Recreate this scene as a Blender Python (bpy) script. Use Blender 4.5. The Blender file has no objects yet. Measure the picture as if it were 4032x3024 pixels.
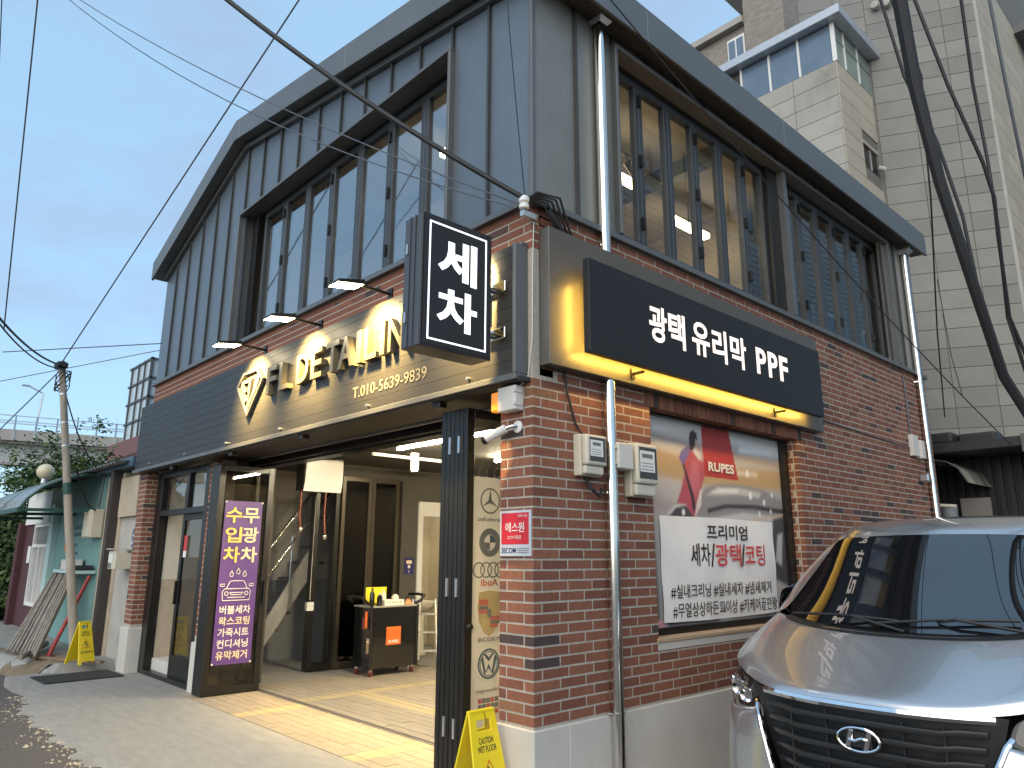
import bpy, bmesh, math, random
from mathutils import Vector, Matrix
random.seed(11)
SC = bpy.context.scene
COL = SC.collection
R = math.radians
V = Vector

# ------------------------------------------------------------------ camera
YAW, PITCH, ROLL = -0.82198, 0.22967, 0.00319
CAM = V((3.43123, -3.38151, 1.6))
fw = V((math.sin(YAW)*math.cos(PITCH), math.cos(YAW)*math.cos(PITCH), math.sin(PITCH)))
rt = V((math.cos(YAW), -math.sin(YAW), 0)); up = rt.cross(fw)
rt, up = math.cos(ROLL)*rt + math.sin(ROLL)*up, -math.sin(ROLL)*rt + math.cos(ROLL)*up
cd = bpy.data.cameras.new('camera'); cam = bpy.data.objects.new('camera', cd); COL.objects.link(cam)
cd.sensor_width = 36.0; cd.lens = 2877.5*36/4032; cd.clip_start = 0.05; cd.clip_end = 3000
m3 = Matrix((rt, up, -fw)).transposed()
cam.matrix_world = Matrix.Translation(CAM) @ m3.to_4x4()
SC.camera = cam

# ------------------------------------------------------------------ dusk sky and low sun
SUN_AZ, SUN_EL = 154.0, 32.0          # azimuth from +Y towards +X
w = bpy.data.worlds.new('World'); SC.world = w; w.use_nodes = True
nt = w.node_tree; nt.nodes.clear()
def N(t, **k):
    n = nt.nodes.new(t)
    for a, b in k.items(): setattr(n, a, b)
    return n
sky = N('ShaderNodeTexSky', sky_type='NISHITA', sun_disc=False, sun_elevation=R(SUN_EL), sun_rotation=R(SUN_AZ),
        altitude=50.0, air_density=1.0, dust_density=0.4, ozone_density=2.2)
tc = N('ShaderNodeTexCoord'); mp = N('ShaderNodeMapping'); mp.inputs['Scale'].default_value = (1.7, 1.7, 4.2)
mp.inputs['Location'].default_value = (0.35, 0.1, 0.62)
nz = N('ShaderNodeTexNoise'); nz.inputs['Scale'].default_value = 2.1; nz.inputs['Detail'].default_value = 5; nz.inputs['Roughness'].default_value = .55
rp = N('ShaderNodeValToRGB'); rp.color_ramp.elements[0].position = .49; rp.color_ramp.elements[1].position = .72
rp.color_ramp.elements[1].color = (.6, .6, .6, 1)
veil = N('ShaderNodeMix', data_type='RGBA'); veil.inputs['Factor'].default_value = .72; veil.inputs['B'].default_value = (1.98, 3.2, 4.35, 1)   # even high haze all over the sky
mx = N('ShaderNodeMix', data_type='RGBA'); mx.inputs['B'].default_value = (1.75, 2.05, 2.85, 1)
bg = N('ShaderNodeBackground'); bg.inputs['Strength'].default_value = 0.12
ow = N('ShaderNodeOutputWorld'); L = nt.links.new
L(tc.outputs['Generated'], mp.inputs['Vector']); L(mp.outputs[0], nz.inputs['Vector']); L(nz.outputs['Fac'], rp.inputs['Fac'])
L(rp.outputs['Color'], mx.inputs['Factor']); L(sky.outputs[0], veil.inputs['A']); L(veil.outputs['Result'], mx.inputs['A'])
L(mx.outputs['Result'], bg.inputs['Color']); L(bg.outputs[0], ow.inputs['Surface'])
sd = bpy.data.lights.new('sun', 'SUN'); sd.energy = 1.3; sd.angle = R(70); sd.color = (1, .88, .72)
so = bpy.data.objects.new('sun', sd); COL.objects.link(so)
sdir = V((math.sin(R(SUN_AZ))*math.cos(R(SUN_EL)), math.cos(R(SUN_AZ))*math.cos(R(SUN_EL)), math.sin(R(SUN_EL))))
so.rotation_euler = sdir.to_track_quat('Z', 'Y').to_euler(); so.location = (20, -10, 12)
SC.view_settings.view_transform = 'Standard'; SC.view_settings.look = 'None'
SC.view_settings.exposure = 1.0; SC.view_settings.gamma = 1.0; SC.view_settings.use_curve_mapping = False
SC.cycles.use_denoising = True; SC.cycles.max_bounces = 8; SC.cycles.transparent_max_bounces = 16
SC.cycles.sample_clamp_indirect = 6.0; SC.cycles.caustics_reflective = False; SC.cycles.caustics_refractive = False
WARM = (1.0, .80, .52)

# ------------------------------------------------------------------ materials
MATS = {}
def mat(name, col=(.5,.5,.5), rough=.5, metal=0.0, var=.12, vs=6.0, bump=0.0, bs=40.0, spec=.5, stretch=(1,1,1), emit=0.0, ecol=None,
        tone=None, dirt=None, dirts=2.5, coat=0.0, rvar=0.0, wave=None, alpha=1.0):
    """Principled procedural material: colour noise, optional dirt layer, fine bump, per-piece tone ramp."""
    if name in MATS: return MATS[name]
    m = bpy.data.materials.new(name); m.use_nodes = True; t = m.node_tree; b = t.nodes['Principled BSDF']; l = t.links.new
    def n(ty, **k):
        q = t.nodes.new(ty)
        for a, c in k.items(): setattr(q, a, c)
        return q
    b.inputs['Roughness'].default_value = rough; b.inputs['Metallic'].default_value = metal
    b.inputs['Specular IOR Level'].default_value = spec; b.inputs['Coat Weight'].default_value = coat
    b.inputs['Coat Roughness'].default_value = .03
    g = n('ShaderNodeNewGeometry'); mpn = n('ShaderNodeMapping'); mpn.inputs['Scale'].default_value = stretch
    l(g.outputs['Position'], mpn.inputs['Vector'])
    nz = n('ShaderNodeTexNoise'); nz.inputs['Scale'].default_value = vs; nz.inputs['Detail'].default_value = 6; nz.inputs['Roughness'].default_value = .65
    l(mpn.outputs[0], nz.inputs['Vector'])
    if tone:
        at = n('ShaderNodeAttribute', attribute_name='tone'); cr = n('ShaderNodeValToRGB'); e = cr.color_ramp.elements
        e[0].position, e[0].color = tone[0][0], (*tone[0][1], 1); e[1].position, e[1].color = tone[-1][0], (*tone[-1][1], 1)
        for p, c in tone[1:-1]: q = e.new(p); q.color = (*c, 1)
        l(at.outputs['Fac'], cr.inputs['Fac']); src = cr.outputs['Color']
    else:
        rgb = n('ShaderNodeRGB'); rgb.outputs[0].default_value = (*col, 1); src = rgb.outputs[0]
    mr = n('ShaderNodeMapRange'); mr.inputs['From Min'].default_value = .25; mr.inputs['From Max'].default_value = .75
    mr.inputs['To Min'].default_value = 1-var; mr.inputs['To Max'].default_value = 1+var
    l(nz.outputs['Fac'], mr.inputs['Value'])
    mu = n('ShaderNodeMix', data_type='RGBA', blend_type='MULTIPLY'); mu.inputs['Factor'].default_value = 1
    l(src, mu.inputs['A']); l(mr.outputs[0], mu.inputs['B']); out = mu.outputs['Result']
    if dirt:
        dz = n('ShaderNodeTexNoise'); dz.inputs['Scale'].default_value = dirts; dz.inputs['Detail'].default_value = 8; dz.inputs['Roughness'].default_value = .7
        l(mpn.outputs[0], dz.inputs['Vector'])
        dr = n('ShaderNodeMapRange'); dr.inputs['From Min'].default_value = dirt[1]; dr.inputs['From Max'].default_value = dirt[1]+.2
        dr.inputs['To Max'].default_value = dirt[2]; l(dz.outputs['Fac'], dr.inputs['Value'])
        dm = n('ShaderNodeMix', data_type='RGBA'); dm.inputs['B'].default_value = (*dirt[0], 1)
        l(dr.outputs[0], dm.inputs['Factor']); l(out, dm.inputs['A']); out = dm.outputs['Result']
    l(out, b.inputs['Base Color'])
    if rvar:
        rr = n('ShaderNodeMapRange'); rr.inputs['To Min'].default_value = max(0, rough-rvar); rr.inputs['To Max'].default_value = min(1, rough+rvar)
        l(nz.outputs['Fac'], rr.inputs['Value']); l(rr.outputs[0], b.inputs['Roughness'])
    if bump or wave:
        bp = n('ShaderNodeBump'); bp.inputs['Strength'].default_value = bump or .3; bp.inputs['Distance'].default_value = .006
        if wave:
            wv = n('ShaderNodeTexWave', wave_type='BANDS', bands_direction=wave[0]); wv.inputs['Scale'].default_value = wave[1]
            wv.inputs['Distortion'].default_value = wave[2] if len(wave) > 2 else 0
            l(g.outputs['Position'], wv.inputs['Vector']); l(wv.outputs['Fac'], bp.inputs['Height'])
        else:
            bz = n('ShaderNodeTexNoise'); bz.inputs['Scale'].default_value = bs; bz.inputs['Detail'].default_value = 5
            l(mpn.outputs[0], bz.inputs['Vector']); l(bz.outputs['Fac'], bp.inputs['Height'])
        l(bp.outputs[0], b.inputs['Normal'])
    if emit:
        b.inputs['Emission Color'].default_value = (*(ecol or col), 1); b.inputs['Emission Strength'].default_value = emit
    MATS[name] = m
    return m
def glass(name, tintc=(.9,.95,.95), r0=.05, rough=.01):
    """thin clear sheet: Schlick reflection over a tinted see-through body, the same from both sides"""
    m = bpy.data.materials.new(name); m.use_nodes = True; t = m.node_tree; t.nodes.clear(); l = t.links.new
    o = t.nodes.new('ShaderNodeOutputMaterial'); mi = t.nodes.new('ShaderNodeMixShader'); lw = t.nodes.new('ShaderNodeLayerWeight'); lw.inputs[0].default_value = .5
    tr = t.nodes.new('ShaderNodeBsdfTransparent'); tr.inputs[0].default_value = (*tintc, 1)
    gl = t.nodes.new('ShaderNodeBsdfGlossy'); gl.inputs['Roughness'].default_value = rough
    nz = t.nodes.new('ShaderNodeTexNoise'); nz.inputs['Scale'].default_value = 1.3; bp = t.nodes.new('ShaderNodeBump'); bp.inputs['Strength'].default_value = .02; bp.inputs['Distance'].default_value = .02
    l(nz.outputs['Fac'], bp.inputs['Height']); l(bp.outputs[0], gl.inputs['Normal'])
    pw = t.nodes.new('ShaderNodeMath'); pw.operation = 'POWER'; pw.inputs[1].default_value = 5; mr = t.nodes.new('ShaderNodeMapRange'); mr.inputs['To Min'].default_value = r0; mr.inputs['To Max'].default_value = 1
    l(lw.outputs['Facing'], pw.inputs[0]); l(pw.outputs[0], mr.inputs['Value']); l(mr.outputs[0], mi.inputs[0]); l(tr.outputs[0], mi.inputs[1]); l(gl.outputs[0], mi.inputs[2]); l(mi.outputs[0], o.inputs[0])
    MATS[name] = m
    return m
def print_mat(name, attr='print_colour', rough=.45):
    m = bpy.data.materials.new(name); m.use_nodes = True; b = m.node_tree.nodes['Principled BSDF']; at = m.node_tree.nodes.new('ShaderNodeAttribute'); at.attribute_name = attr
    m.node_tree.links.new(at.outputs['Color'], b.inputs['Base Color']); b.inputs['Roughness'].default_value = rough; MATS[name] = m; return m
def film_mat(name, col):
    m = bpy.data.materials.new(name); m.use_nodes = True; t = m.node_tree; o = t.nodes['Material Output']; mi = t.nodes.new('ShaderNodeMixShader'); mi.inputs[0].default_value = .6
    tl = t.nodes.new('ShaderNodeBsdfTranslucent'); df = t.nodes.new('ShaderNodeBsdfDiffuse'); tl.inputs[0].default_value = (*col, 1); df.inputs[0].default_value = (*col, 1)
    t.links.new(df.outputs[0], mi.inputs[1]); t.links.new(tl.outputs[0], mi.inputs[2]); t.links.new(mi.outputs[0], o.inputs[0]); MATS[name] = m; return m
CLAD = dict(rough=.44, metal=.5, var=.10, vs=3, spec=.5, rvar=.08)
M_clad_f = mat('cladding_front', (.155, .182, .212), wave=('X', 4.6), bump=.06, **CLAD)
M_clad_r = mat('cladding_side', (.255, .25, .228), wave=('Y', 4.6), bump=.06, **CLAD)  # same metal as the front; light reflected onto this side is put into its colour
M_trim = mat('dark_trim', (.145, .15, .152), rough=.46, metal=.4, var=.12, vs=2, rvar=.08)
M_seam = mat('seam_metal', (.070, .070, .068), rough=.45, metal=.4, var=.15)
M_black = mat('black_aluminium', (.012, .011, .010), rough=.35, metal=.2, var=.2, vs=8, rvar=.1)
M_frame = mat('window_frame', (.055, .060, .066), rough=.4, metal=.4, var=.12)
M_soffit = mat('soffit', (.040, .036, .032), rough=.5, metal=.2, var=.2, vs=3)
BR = [(0, (.050, .036, .036)), (.08, (.078, .046, .042)), (.12, (.15, .056, .036)), (.40, (.18, .068, .042)), (.62, (.225, .084, .050)), (.86, (.245, .100, .056)), (.93, (.22, .105, .055)), (1, (.21, .12, .07))]
M_brick = mat('brick', tone=BR, rough=.85, var=.22, vs=34, bump=.5, bs=90, dirt=((.42, .33, .28), .64, .35), dirts=11, stretch=(1, 1, .35))
M_mortar = mat('mortar', (.41, .375, .32), rough=.95, var=.18, vs=26, bump=.6, bs=120, dirt=((.33, .30, .27), .60, .5))
M_plinth = mat('plinth_paint', (.52, .50, .46), rough=.75, var=.07, vs=3, bump=.15, bs=30, dirt=((.30, .29, .27), .60, .4), dirts=1.6)
M_conc = mat('concrete_slab', (.27, .258, .235), rough=.78, var=.17, vs=5, bump=.3, bs=45, stretch=(.7, 2.4, 1), dirt=((.22, .205, .18), .56, .6), dirts=2.2)
M_asph = mat('asphalt', (.095, .082, .073), rough=.92, var=.35, vs=30, bump=.8, bs=70, dirt=((.13, .115, .10), .60, .7), dirts=3)
M_dirt = mat('dirt', (.17, .13, .085), rough=.95, var=.3, vs=12, bump=.8, bs=30, dirt=((.07, .05, .03), .58, .7))
M_steel = mat('stainless', (.72, .70, .66), rough=.13, metal=1, var=.05, rvar=.04)
M_galv = mat('galvanised', (.55, .56, .57), rough=.35, metal=.9, var=.12, vs=9)
M_chrome = mat('chrome', (.80, .80, .82), rough=.06, metal=1, var=.02)
M_white = mat('white_paint', (.74, .73, .70), rough=.5, var=.05)
M_cream = mat('meter_plastic', (.58, .54, .44), rough=.45, var=.06, dirt=((.40, .36, .28), .6, .4))
M_boxgrey = mat('box_plastic', (.60, .58, .54), rough=.5, var=.05)
M_rubber = mat('rubber', (.02, .02, .019), rough=.8, var=.25, vs=15, bump=.3, bs=60)
M_cable = mat('cable', (.014, .014, .016), rough=.6, var=.2)
M_wire = mat('bare_wire', (.10, .11, .13), rough=.5, metal=.3, var=.1)
G_win = glass('window_glass', (.90, .93, .95), .30); G_side = glass('side_window_glass', (.95, .96, .96), .17)
G_shop = glass('shop_glass', (.93, .93, .92), .04)
G_dark = glass('tinted_glass', (.55, .54, .52), .045)

# ------------------------------------------------------------------ mesh helpers
class MB:
    def __init__(s): s.v, s.f, s.t = [], [], []
    def add(s, vs, fs, tone=.5):
        o = len(s.v); s.v += [tuple(p) for p in vs]; s.f += [tuple(i+o for i in f) for f in fs]; s.t += [tone]*len(fs); return s
    def box(s, x0, x1, y0, y1, z0, z1, tone=.5):
        return s.add([(x0,y0,z0),(x1,y0,z0),(x1,y1,z0),(x0,y1,z0),(x0,y0,z1),(x1,y0,z1),(x1,y1,z1),(x0,y1,z1)],
                     [(0,3,2,1),(4,5,6,7),(0,1,5,4),(1,2,6,5),(2,3,7,6),(3,0,4,7)], tone)
    def bar(s, p, q, w, h, upv=(0,0,1)):
        p, q = V(p), V(q); d = (q-p).normalized(); u = V(upv)
        if abs(d.dot(u)) > .98: u = V((1,0,0))
        a = d.cross(u).normalized()*w/2; b = a.cross(d).normalized()*h/2
        return s.add([p-a-b,p+a-b,p+a+b,p-a+b,q-a-b,q+a-b,q+a+b,q-a+b], [(0,3,2,1),(4,5,6,7),(0,1,5,4),(1,2,6,5),(2,3,7,6),(3,0,4,7)])
    def cyl(s, p, q, r, n=12, r2=None, caps=True):
        p, q = V(p), V(q); d = (q-p).normalized(); u = V((0,0,1)) if abs(d.z) < .95 else V((1,0,0))
        a = d.cross(u).normalized(); b = a.cross(d).normalized(); r2 = r if r2 is None else r2; vs = []
        for k in range(n):
            c = math.cos(2*math.pi*k/n)*a + math.sin(2*math.pi*k/n)*b; vs += [p+c*r, q+c*r2]
        fs = [(2*k, 2*((k+1)%n), 2*((k+1)%n)+1, 2*k+1) for k in range(n)]
        if caps: fs += [tuple(2*k for k in range(n))[::-1], tuple(2*k+1 for k in range(n))]
        return s.add(vs, fs)
    def tube(s, pts, r, n=6):
        pts = [V(p) for p in pts]; vs = []; a = None
        for i, p in enumerate(pts):
            d = (pts[min(i+1, len(pts)-1)] - pts[max(i-1, 0)]).normalized()
            if a is None: u = V((0,0,1)) if abs(d.z) < .9 else V((1,0,0)); a = d.cross(u).normalized()
            else: a = (a - d*a.dot(d)).normalized()
            b = d.cross(a); rr = r[i] if isinstance(r, (list, tuple)) else r
            vs += [p + (math.cos(2*math.pi*k/n)*a + math.sin(2*math.pi*k/n)*b)*rr for k in range(n)]
        fs = [(i*n+k, i*n+(k+1)%n, (i+1)*n+(k+1)%n, (i+1)*n+k) for i in range(len(pts)-1) for k in range(n)]
        fs += [tuple(range(n))[::-1], tuple((len(pts)-1)*n+k for k in range(n))]
        return s.add(vs, fs)
    def prism(s, poly, fn, d0, d1):
        """poly: 2-D outline; fn(u, v, d) -> xyz"""
        n = len(poly); vs = [fn(u, v, d0) for u, v in poly] + [fn(u, v, d1) for u, v in poly]
        return s.add(vs, [tuple(range(n))[::-1], tuple(range(n, 2*n))] + [(i, (i+1)%n, n+(i+1)%n, n+i) for i in range(n)])
    def lathe(s, prof, c, n=20, axis='z'):
        vs = []; c = V(c)
        for r, h in prof:
            for k in range(n):
                a = 2*math.pi*k/n; p = (r*math.cos(a), r*math.sin(a), h)
                if axis == 'x': p = (p[2], p[0], p[1])
                if axis == 'y': p = (p[0], p[2], p[1])
                vs.append(c + V(p))
        m = len(prof)
        return s.add(vs, [(i*n+k, i*n+(k+1)%n, (i+1)*n+(k+1)%n, (i+1)*n+k) for i in range(m-1) for k in range(n)] + [tuple(range(n))[::-1], tuple((m-1)*n+k for k in range(n))])
    def grid(s, rows):
        m, n = len(rows), len(rows[0])
        return s.add([p for r in rows for p in r], [(i*n+k, i*n+k+1, (i+1)*n+k+1, (i+1)*n+k) for i in range(m-1) for k in range(n-1)])
    def mesh(s, name, bevel=0, smooth=False, tone=False, seg=1):
        me = bpy.data.meshes.new(name); me.from_pydata(s.v, [], s.f)
        bm = bmesh.new(); bm.from_mesh(me)
        if not tone: bmesh.ops.recalc_face_normals(bm, faces=bm.faces)
        if bevel: bmesh.ops.bevel(bm, geom=[e for e in bm.edges if e.is_manifold and e.calc_face_angle(0) > .5], offset=bevel, segments=seg, affect='EDGES', profile=.6)
        bm.to_mesh(me); bm.free()
        if tone:
            at = me.attributes.new('tone', 'FLOAT', 'FACE'); at.data.foreach_set('value', s.t)
        if smooth:
            me.polygons.foreach_set('use_smooth', [True]*len(me.polygons)); me.set_sharp_from_angle(angle=R(38 if smooth is True else smooth))
        me.update(); return me
    def build(s, name, m, parent=None, **k):
        return link(name, s.mesh(name, **k), m, parent)
def link(name, me, m, parent=None, loc=None):
    if m is not None and not me.materials: me.materials.append(MATS[m] if isinstance(m, str) else m)
    o = bpy.data.objects.new(name, me); COL.objects.link(o)
    if parent: o.parent = parent
    if loc: o.location = loc
    return o
def tag(o, label, cat, group=None, kind=None):
    if label: o['label'] = label
    if cat: o['category'] = cat
    if group: o['group'] = group
    if kind: o['kind'] = kind
    return o
def thing(name, label, cat, loc=(0,0,0), rz=0, group=None, rot=None):
    o = bpy.data.objects.new(name, None); COL.objects.link(o); o.location = loc; o.rotation_euler = rot or (0,0,rz); o.empty_display_size = .2
    return tag(o, label, cat, group)
def struct(o): o['kind'] = 'structure'; return o
def Bx(name, m, parent, *c, bevel=0, **k): return MB().box(*c).build(name, m, parent, bevel=bevel, **k)
TS = bpy.data.scenes.new('lettering_workshop')      # small side scene so that lettering converts fast; removed at the end
TC = bpy.data.curves.new('lettering', 'FONT'); TC.size = 1; TC.resolution_u = 3; TO = bpy.data.objects.new('lettering_source', TC); TS.collection.objects.link(TO)
def text(name, s, o, xd, ud, w_, h_, m, parent, ext=.002, bold=.0, n=None):
    """Lettering fitted into the rectangle o + xd*w_ + ud*h_, standing proud along n."""
    TC.body = s; TC.offset = bold
    with bpy.context.temp_override(scene=TS, view_layer=TS.view_layers[0]):
        dg = bpy.context.evaluated_depsgraph_get(); dg.update(); me = bpy.data.meshes.new_from_object(TO.evaluated_get(dg))
    me.polygons.foreach_set('use_smooth', [False]*len(me.polygons))
    xs = [v.co.x for v in me.vertices]; ys = [v.co.y for v in me.vertices]; x0, y0 = min(xs), min(ys); W, H = max(xs)-x0, max(ys)-y0
    o, xd, ud = V(o), V(xd).normalized(), V(ud).normalized(); n = V(n).normalized() if n else xd.cross(ud)
    bm = bmesh.new(); bm.from_mesh(me)
    bmesh.ops.remove_doubles(bm, verts=bm.verts, dist=1e-5)
    for v in bm.verts: v.co = o + xd*((v.co.x-x0)/W*w_) + ud*((v.co.y-y0)/H*h_)
    if ext:
        r = bmesh.ops.extrude_face_region(bm, geom=bm.faces[:])
        for v in r['geom']:
            if isinstance(v, bmesh.types.BMVert): v.co += n*ext
    bmesh.ops.recalc_face_normals(bm, faces=bm.faces)
    bm.to_mesh(me); bm.free(); me.materials.clear()
    return link(name, me, m, parent)
def catenary(p, q, sag, n=16):
    p, q = V(p), V(q); return [p.lerp(q, i/n) - V((0,0,sag*4*(i/n)*(1-i/n))) for i in range(n+1)]
def px_dir(x, y):
    d = fw + (x-2016)/2877.5*rt - (y-1512)/2877.5*up; return d
def ray(x, y, d):
    """a point d metres (on the ground) from where the photographer stood, for laying out far things"""
    q = px_dir(x, y); return CAM + q*(d/math.hypot(q.x, q.y))
# ================================================================== the shop building
shop = thing('shop_building', 'two-storey brick and dark metal clad car wash shop on the corner', 'building')
WX, WY = -8.12, 7.85                    # left end, back end
Z2 = 4.08                               # underside of the metal storey
RIDGE_X, RIDGE_Z = -5.35, 7.15
def roof_z(x): return RIDGE_Z - (.163*(x-RIDGE_X) if x > RIDGE_X else .386*(RIDGE_X-x))

# ---- masonry cores (mortar) the bricks stand proud of
wall = MB()
wall.box(-.30, -.0015, .068, 1.30, .52, 2.86); wall.box(-.30, -.0015, 3.7765, WY-.0015, .52, 2.86)
wall.box(-.30, -.0015, 1.30, 3.775, .52, .985); wall.box(-.30, -.0015, .068, WY-.0015, 2.86, Z2-.005)
wall.box(-.3185, -.0015, .0015, .068, .52, 2.80)
wall.box(WX+.003, -.0015, .0015, .20, 2.80, Z2-.005)
brick_wall = wall.build('brick_wall', M_mortar, shop)
pm = MB(); pm.box(-8.2985, -8.0015, .0015, .152, .55, 2.76); left_pier = pm.build('brick_pier', M_mortar, shop)
pm = MB(); pm.box(-6.0185, -5.8015, .1615, .40, .55, 2.76); mid_pier = pm.build('brick_pier', M_mortar, shop)
Bx('back_wall', M_plinth, shop, WX+.02, -.31, WY-.25, WY-.02, .0, Z2)
Bx('left_wall', M_plinth, shop, WX, WX+.15, .21, WY-.26, .0, Z2)

# ---- bricks
P, H_, T_ = .2445, .067, .0128
bricks = []                             # (x0,x1,y0,y1,z0,z1, host)
def rowcut(a, b, joints):
    e = [a] + [j for j in joints if a+.03 < j < b-.03] + [b]
    return [(e[i] + (T_/2 if i else 0), e[i+1] - (T_/2 if i < len(e)-2 else 0)) for i in range(len(e)-1)]
k = 0; z = .56
while z + H_ < Z2 + .02:
    A = k % 2 == 0; z0, z1 = z + T_, min(z + H_, Z2-.012)
    # right wall
    first = .076 if A else .239
    J = [first + P*i for i in range(40)]
    zc = (z0+z1)/2
    if .985 < zc < 2.75: spans = [(first+T_/2, 1.30), (3.775, WY)]
    elif 2.75 < zc < 2.885: spans = [(first+T_/2, 1.22), (3.86, WY)]
    else: spans = [(first+T_/2, WY)]
    for a, b in spans:
        for u0, u1 in rowcut(a, b, J):
            if 2.97 < zc < 3.83 and .2 < (u0+u1)/2 < 4.05: continue      # nothing of these shows behind the sign box
            bricks.append((-.05, 0, u0, u1, z0, z1, brick_wall))
    # corner bricks and the narrow front pier
    if zc < 2.80 or zc > 3.74:
        bricks.append((-.244, 0, 0, .070, z0, z1, brick_wall) if A else (-.081, 0, 0, .233, z0, z1, brick_wall))
        if zc < 2.80: bricks.append((-.32, -.2565, 0, .05, z0, z1, brick_wall) if A else (-.32, -.0935, 0, .05, z0, z1, brick_wall))
    if zc > 3.74:                       # band above the long sign
        a = -.255 if A else -.092
        for u0, u1 in rowcut(WX, a, [a - P*i for i in range(1, 40)]): bricks.append((u0, u1, 0, .05, z0, z1, brick_wall))
    if .60 < zc < 2.75:                 # left and middle piers
        if A: bricks += [(-8.30, -8.235, 0, .05, z0, z1, left_pier), (-8.225, -8.0, 0, .072, z0, z1, left_pier), (-8.05, -8.0, .082, .155, z0, z1, left_pier)]
        else: bricks += [(-8.30, -8.09, 0, .05, z0, z1, left_pier), (-8.08, -8.0, 0, .155, z0, z1, left_pier)]
        bricks += [(-6.02, -5.94, .16, .21, z0, z1, mid_pier), (-5.93, -5.80, .16, .21, z0, z1, mid_pier)] if A else [(-6.02, -5.80, .16, .21, z0, z1, mid_pier)]
    if .985 < zc < 2.75:                # right reveal of the poster window
        bricks += [(-.165, -.085, 3.775, 3.82, z0, z1, brick_wall)] if A else [(-.165, -.06, 3.775, 3.82, z0, z1, brick_wall)]
    z += H_; k += 1
y = 1.23                                # soldier course over the poster window
while y < 3.83:
    bricks.append((-.12, .004 if int(y*100) % 2 else 0, y, y+.058, 2.752, 2.868, brick_wall)); y += .068
def in_view(c):
    d = V(c)-CAM; zz = d.dot(fw); x = d.dot(rt)/zz*2877.5; yv = d.dot(up)/zz*2877.5
    return abs(x) < 2016 and abs(yv) < 1512
def prio(b):
    c = V(((b[0]+b[1])/2 if b[6] is not brick_wall else b[1], b[2] if b[1] < -.3 else (b[2]+b[3])/2, (b[4]+b[5])/2))
    if not in_view(c): return 1e9
    if 2.80 < c.z < 3.9 and c.y < 4.2: return 1e8
    if b[0] == -.05 and c.y > 2.0 and c.z < 1.05: return 1e7      # behind the parked van
    return (c-CAM).length
bricks.sort(key=prio)
cache = {}
def jit(): return random.uniform(-.0009, .0009)
def brick_geo(mb, sx, sy, sz, o=(0,0,0), tone=.5):
    n0 = len(mb.v); mb.box(-sx/2, sx/2, -sy/2, sy/2, -sz/2, sz/2, tone)
    for i in range(n0, len(mb.v)):
        x, y_, z_ = mb.v[i]; mb.v[i] = (x+o[0]+jit(), y_+o[1]+jit(), z_+o[2]+jit())
def tone_pick():
    r = random.random(); return random.uniform(0, .10) if r < .11 else (random.uniform(.86, 1) if r > .93 else random.uniform(.18, .85))
rest = MB()
for i, b in enumerate(bricks):
    sx, sy, sz = b[1]-b[0], b[3]-b[2], b[5]-b[4]; c = ((b[0]+b[1])/2, (b[2]+b[3])/2, (b[4]+b[5])/2)
    if i < 300:
        key = (round(sx, 2), round(sy, 2), round(sz, 3), random.randrange(10))
        if key not in cache:
            mb = MB(); brick_geo(mb, sx, sy, sz, tone=tone_pick()); cache[key] = mb.mesh('brick', tone=True)
        o = link('brick', cache[key], M_brick, b[6], c)
    else: brick_geo(rest, sx, sy, sz, c, tone_pick())
ro = rest.build('bricks', M_brick, shop, tone=True); ro['kind'] = 'stuff'; ro['label'] = 'smaller looking bricks of the upper and far walls'

# ---- plinths
pl = MB()
pl.box(-.335, .018, -.018, .30, -.06, .555); pl.box(-.28, .018, .30, WY, -.06, .555)
pl.build('plinth', M_plinth, shop, bevel=.006)
Bx('plinth', M_plinth, shop, -8.33, -7.985, -.03, .16, -.05, .595, bevel=.006)
Bx('plinth', M_plinth, shop, -6.05, -5.79, .135, .40, -.05, .56, bevel=.006)

# ---- metal cladding of the upper storey: one panel between each pair of standing seams
WIN_F = (-5.29, -.97, 4.08, 5.83); WIN_R = (.976, 6.86, 4.10, 5.83)
def fy(u, v, d): return (u, d, v)
def rx(u, v, d): return (d, u, v)
SP = .478
edges = [0 - SP*i for i in range(18)]
for i in range(17):
    a, b = edges[i+1]+.004, edges[i]-.004; zt = lambda x: roof_z(x) - .27
    mid = (a+b)/2; zb = Z2
    if WIN_F[0]-.2 < mid < WIN_F[1]+.05: zb = WIN_F[3]+.03
    poly = [(a, zb), (b, zb), (b, zt(b))] + ([(RIDGE_X, zt(RIDGE_X))] if a < RIDGE_X < b else []) + [(a, zt(a))]
    MB().prism(poly, fy, 0, .03).build('cladding_panel', M_clad_f, shop)
    if i:
        x = edges[i]; MB().box(x-.012, x+.012, -.028, .004, (WIN_F[3]+.03 if WIN_F[0] < x < WIN_F[1]+.01 else Z2), zt(x)).build('seam', M_seam, shop)
for i in range(17):
    a, b = SP*i+.004, min(SP*(i+1)-.004, WY); zb = Z2
    if WIN_R[0]-.1 < (a+b)/2 < WIN_R[1]: zb = WIN_R[3]+.03
    if a >= WY: break
    MB().prism([(a, zb), (b, zb), (b, 5.96), (a, 5.96)], rx, 0, -.03).build('cladding_panel', M_clad_r, shop)
    if i: MB().box(-.004, .028, a-.016, a+.008, zb, 5.96).build('seam', M_seam, shop)
Bx('corner_post', M_trim, shop, -.03, .012, -.012, .03, Z2-.02, 5.96, bevel=.003)
Bx('drip_ledge', M_trim, shop, WX-.03, .035, -.05, -.001, Z2-.03, Z2+.02, bevel=.003)
Bx('drip_ledge', M_trim, shop, .002, .05, -.001, WY, Z2-.03, Z2+.02, bevel=.003)
Bx('upper_left_wall', M_clad_f, shop, WX-.002, WX+.02, .035, WY, Z2, 5.78)
Bx('upper_back_wall', M_clad_f, shop, WX+.03, -.04, WY-.06, WY-.02, Z2, 5.95)
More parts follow.
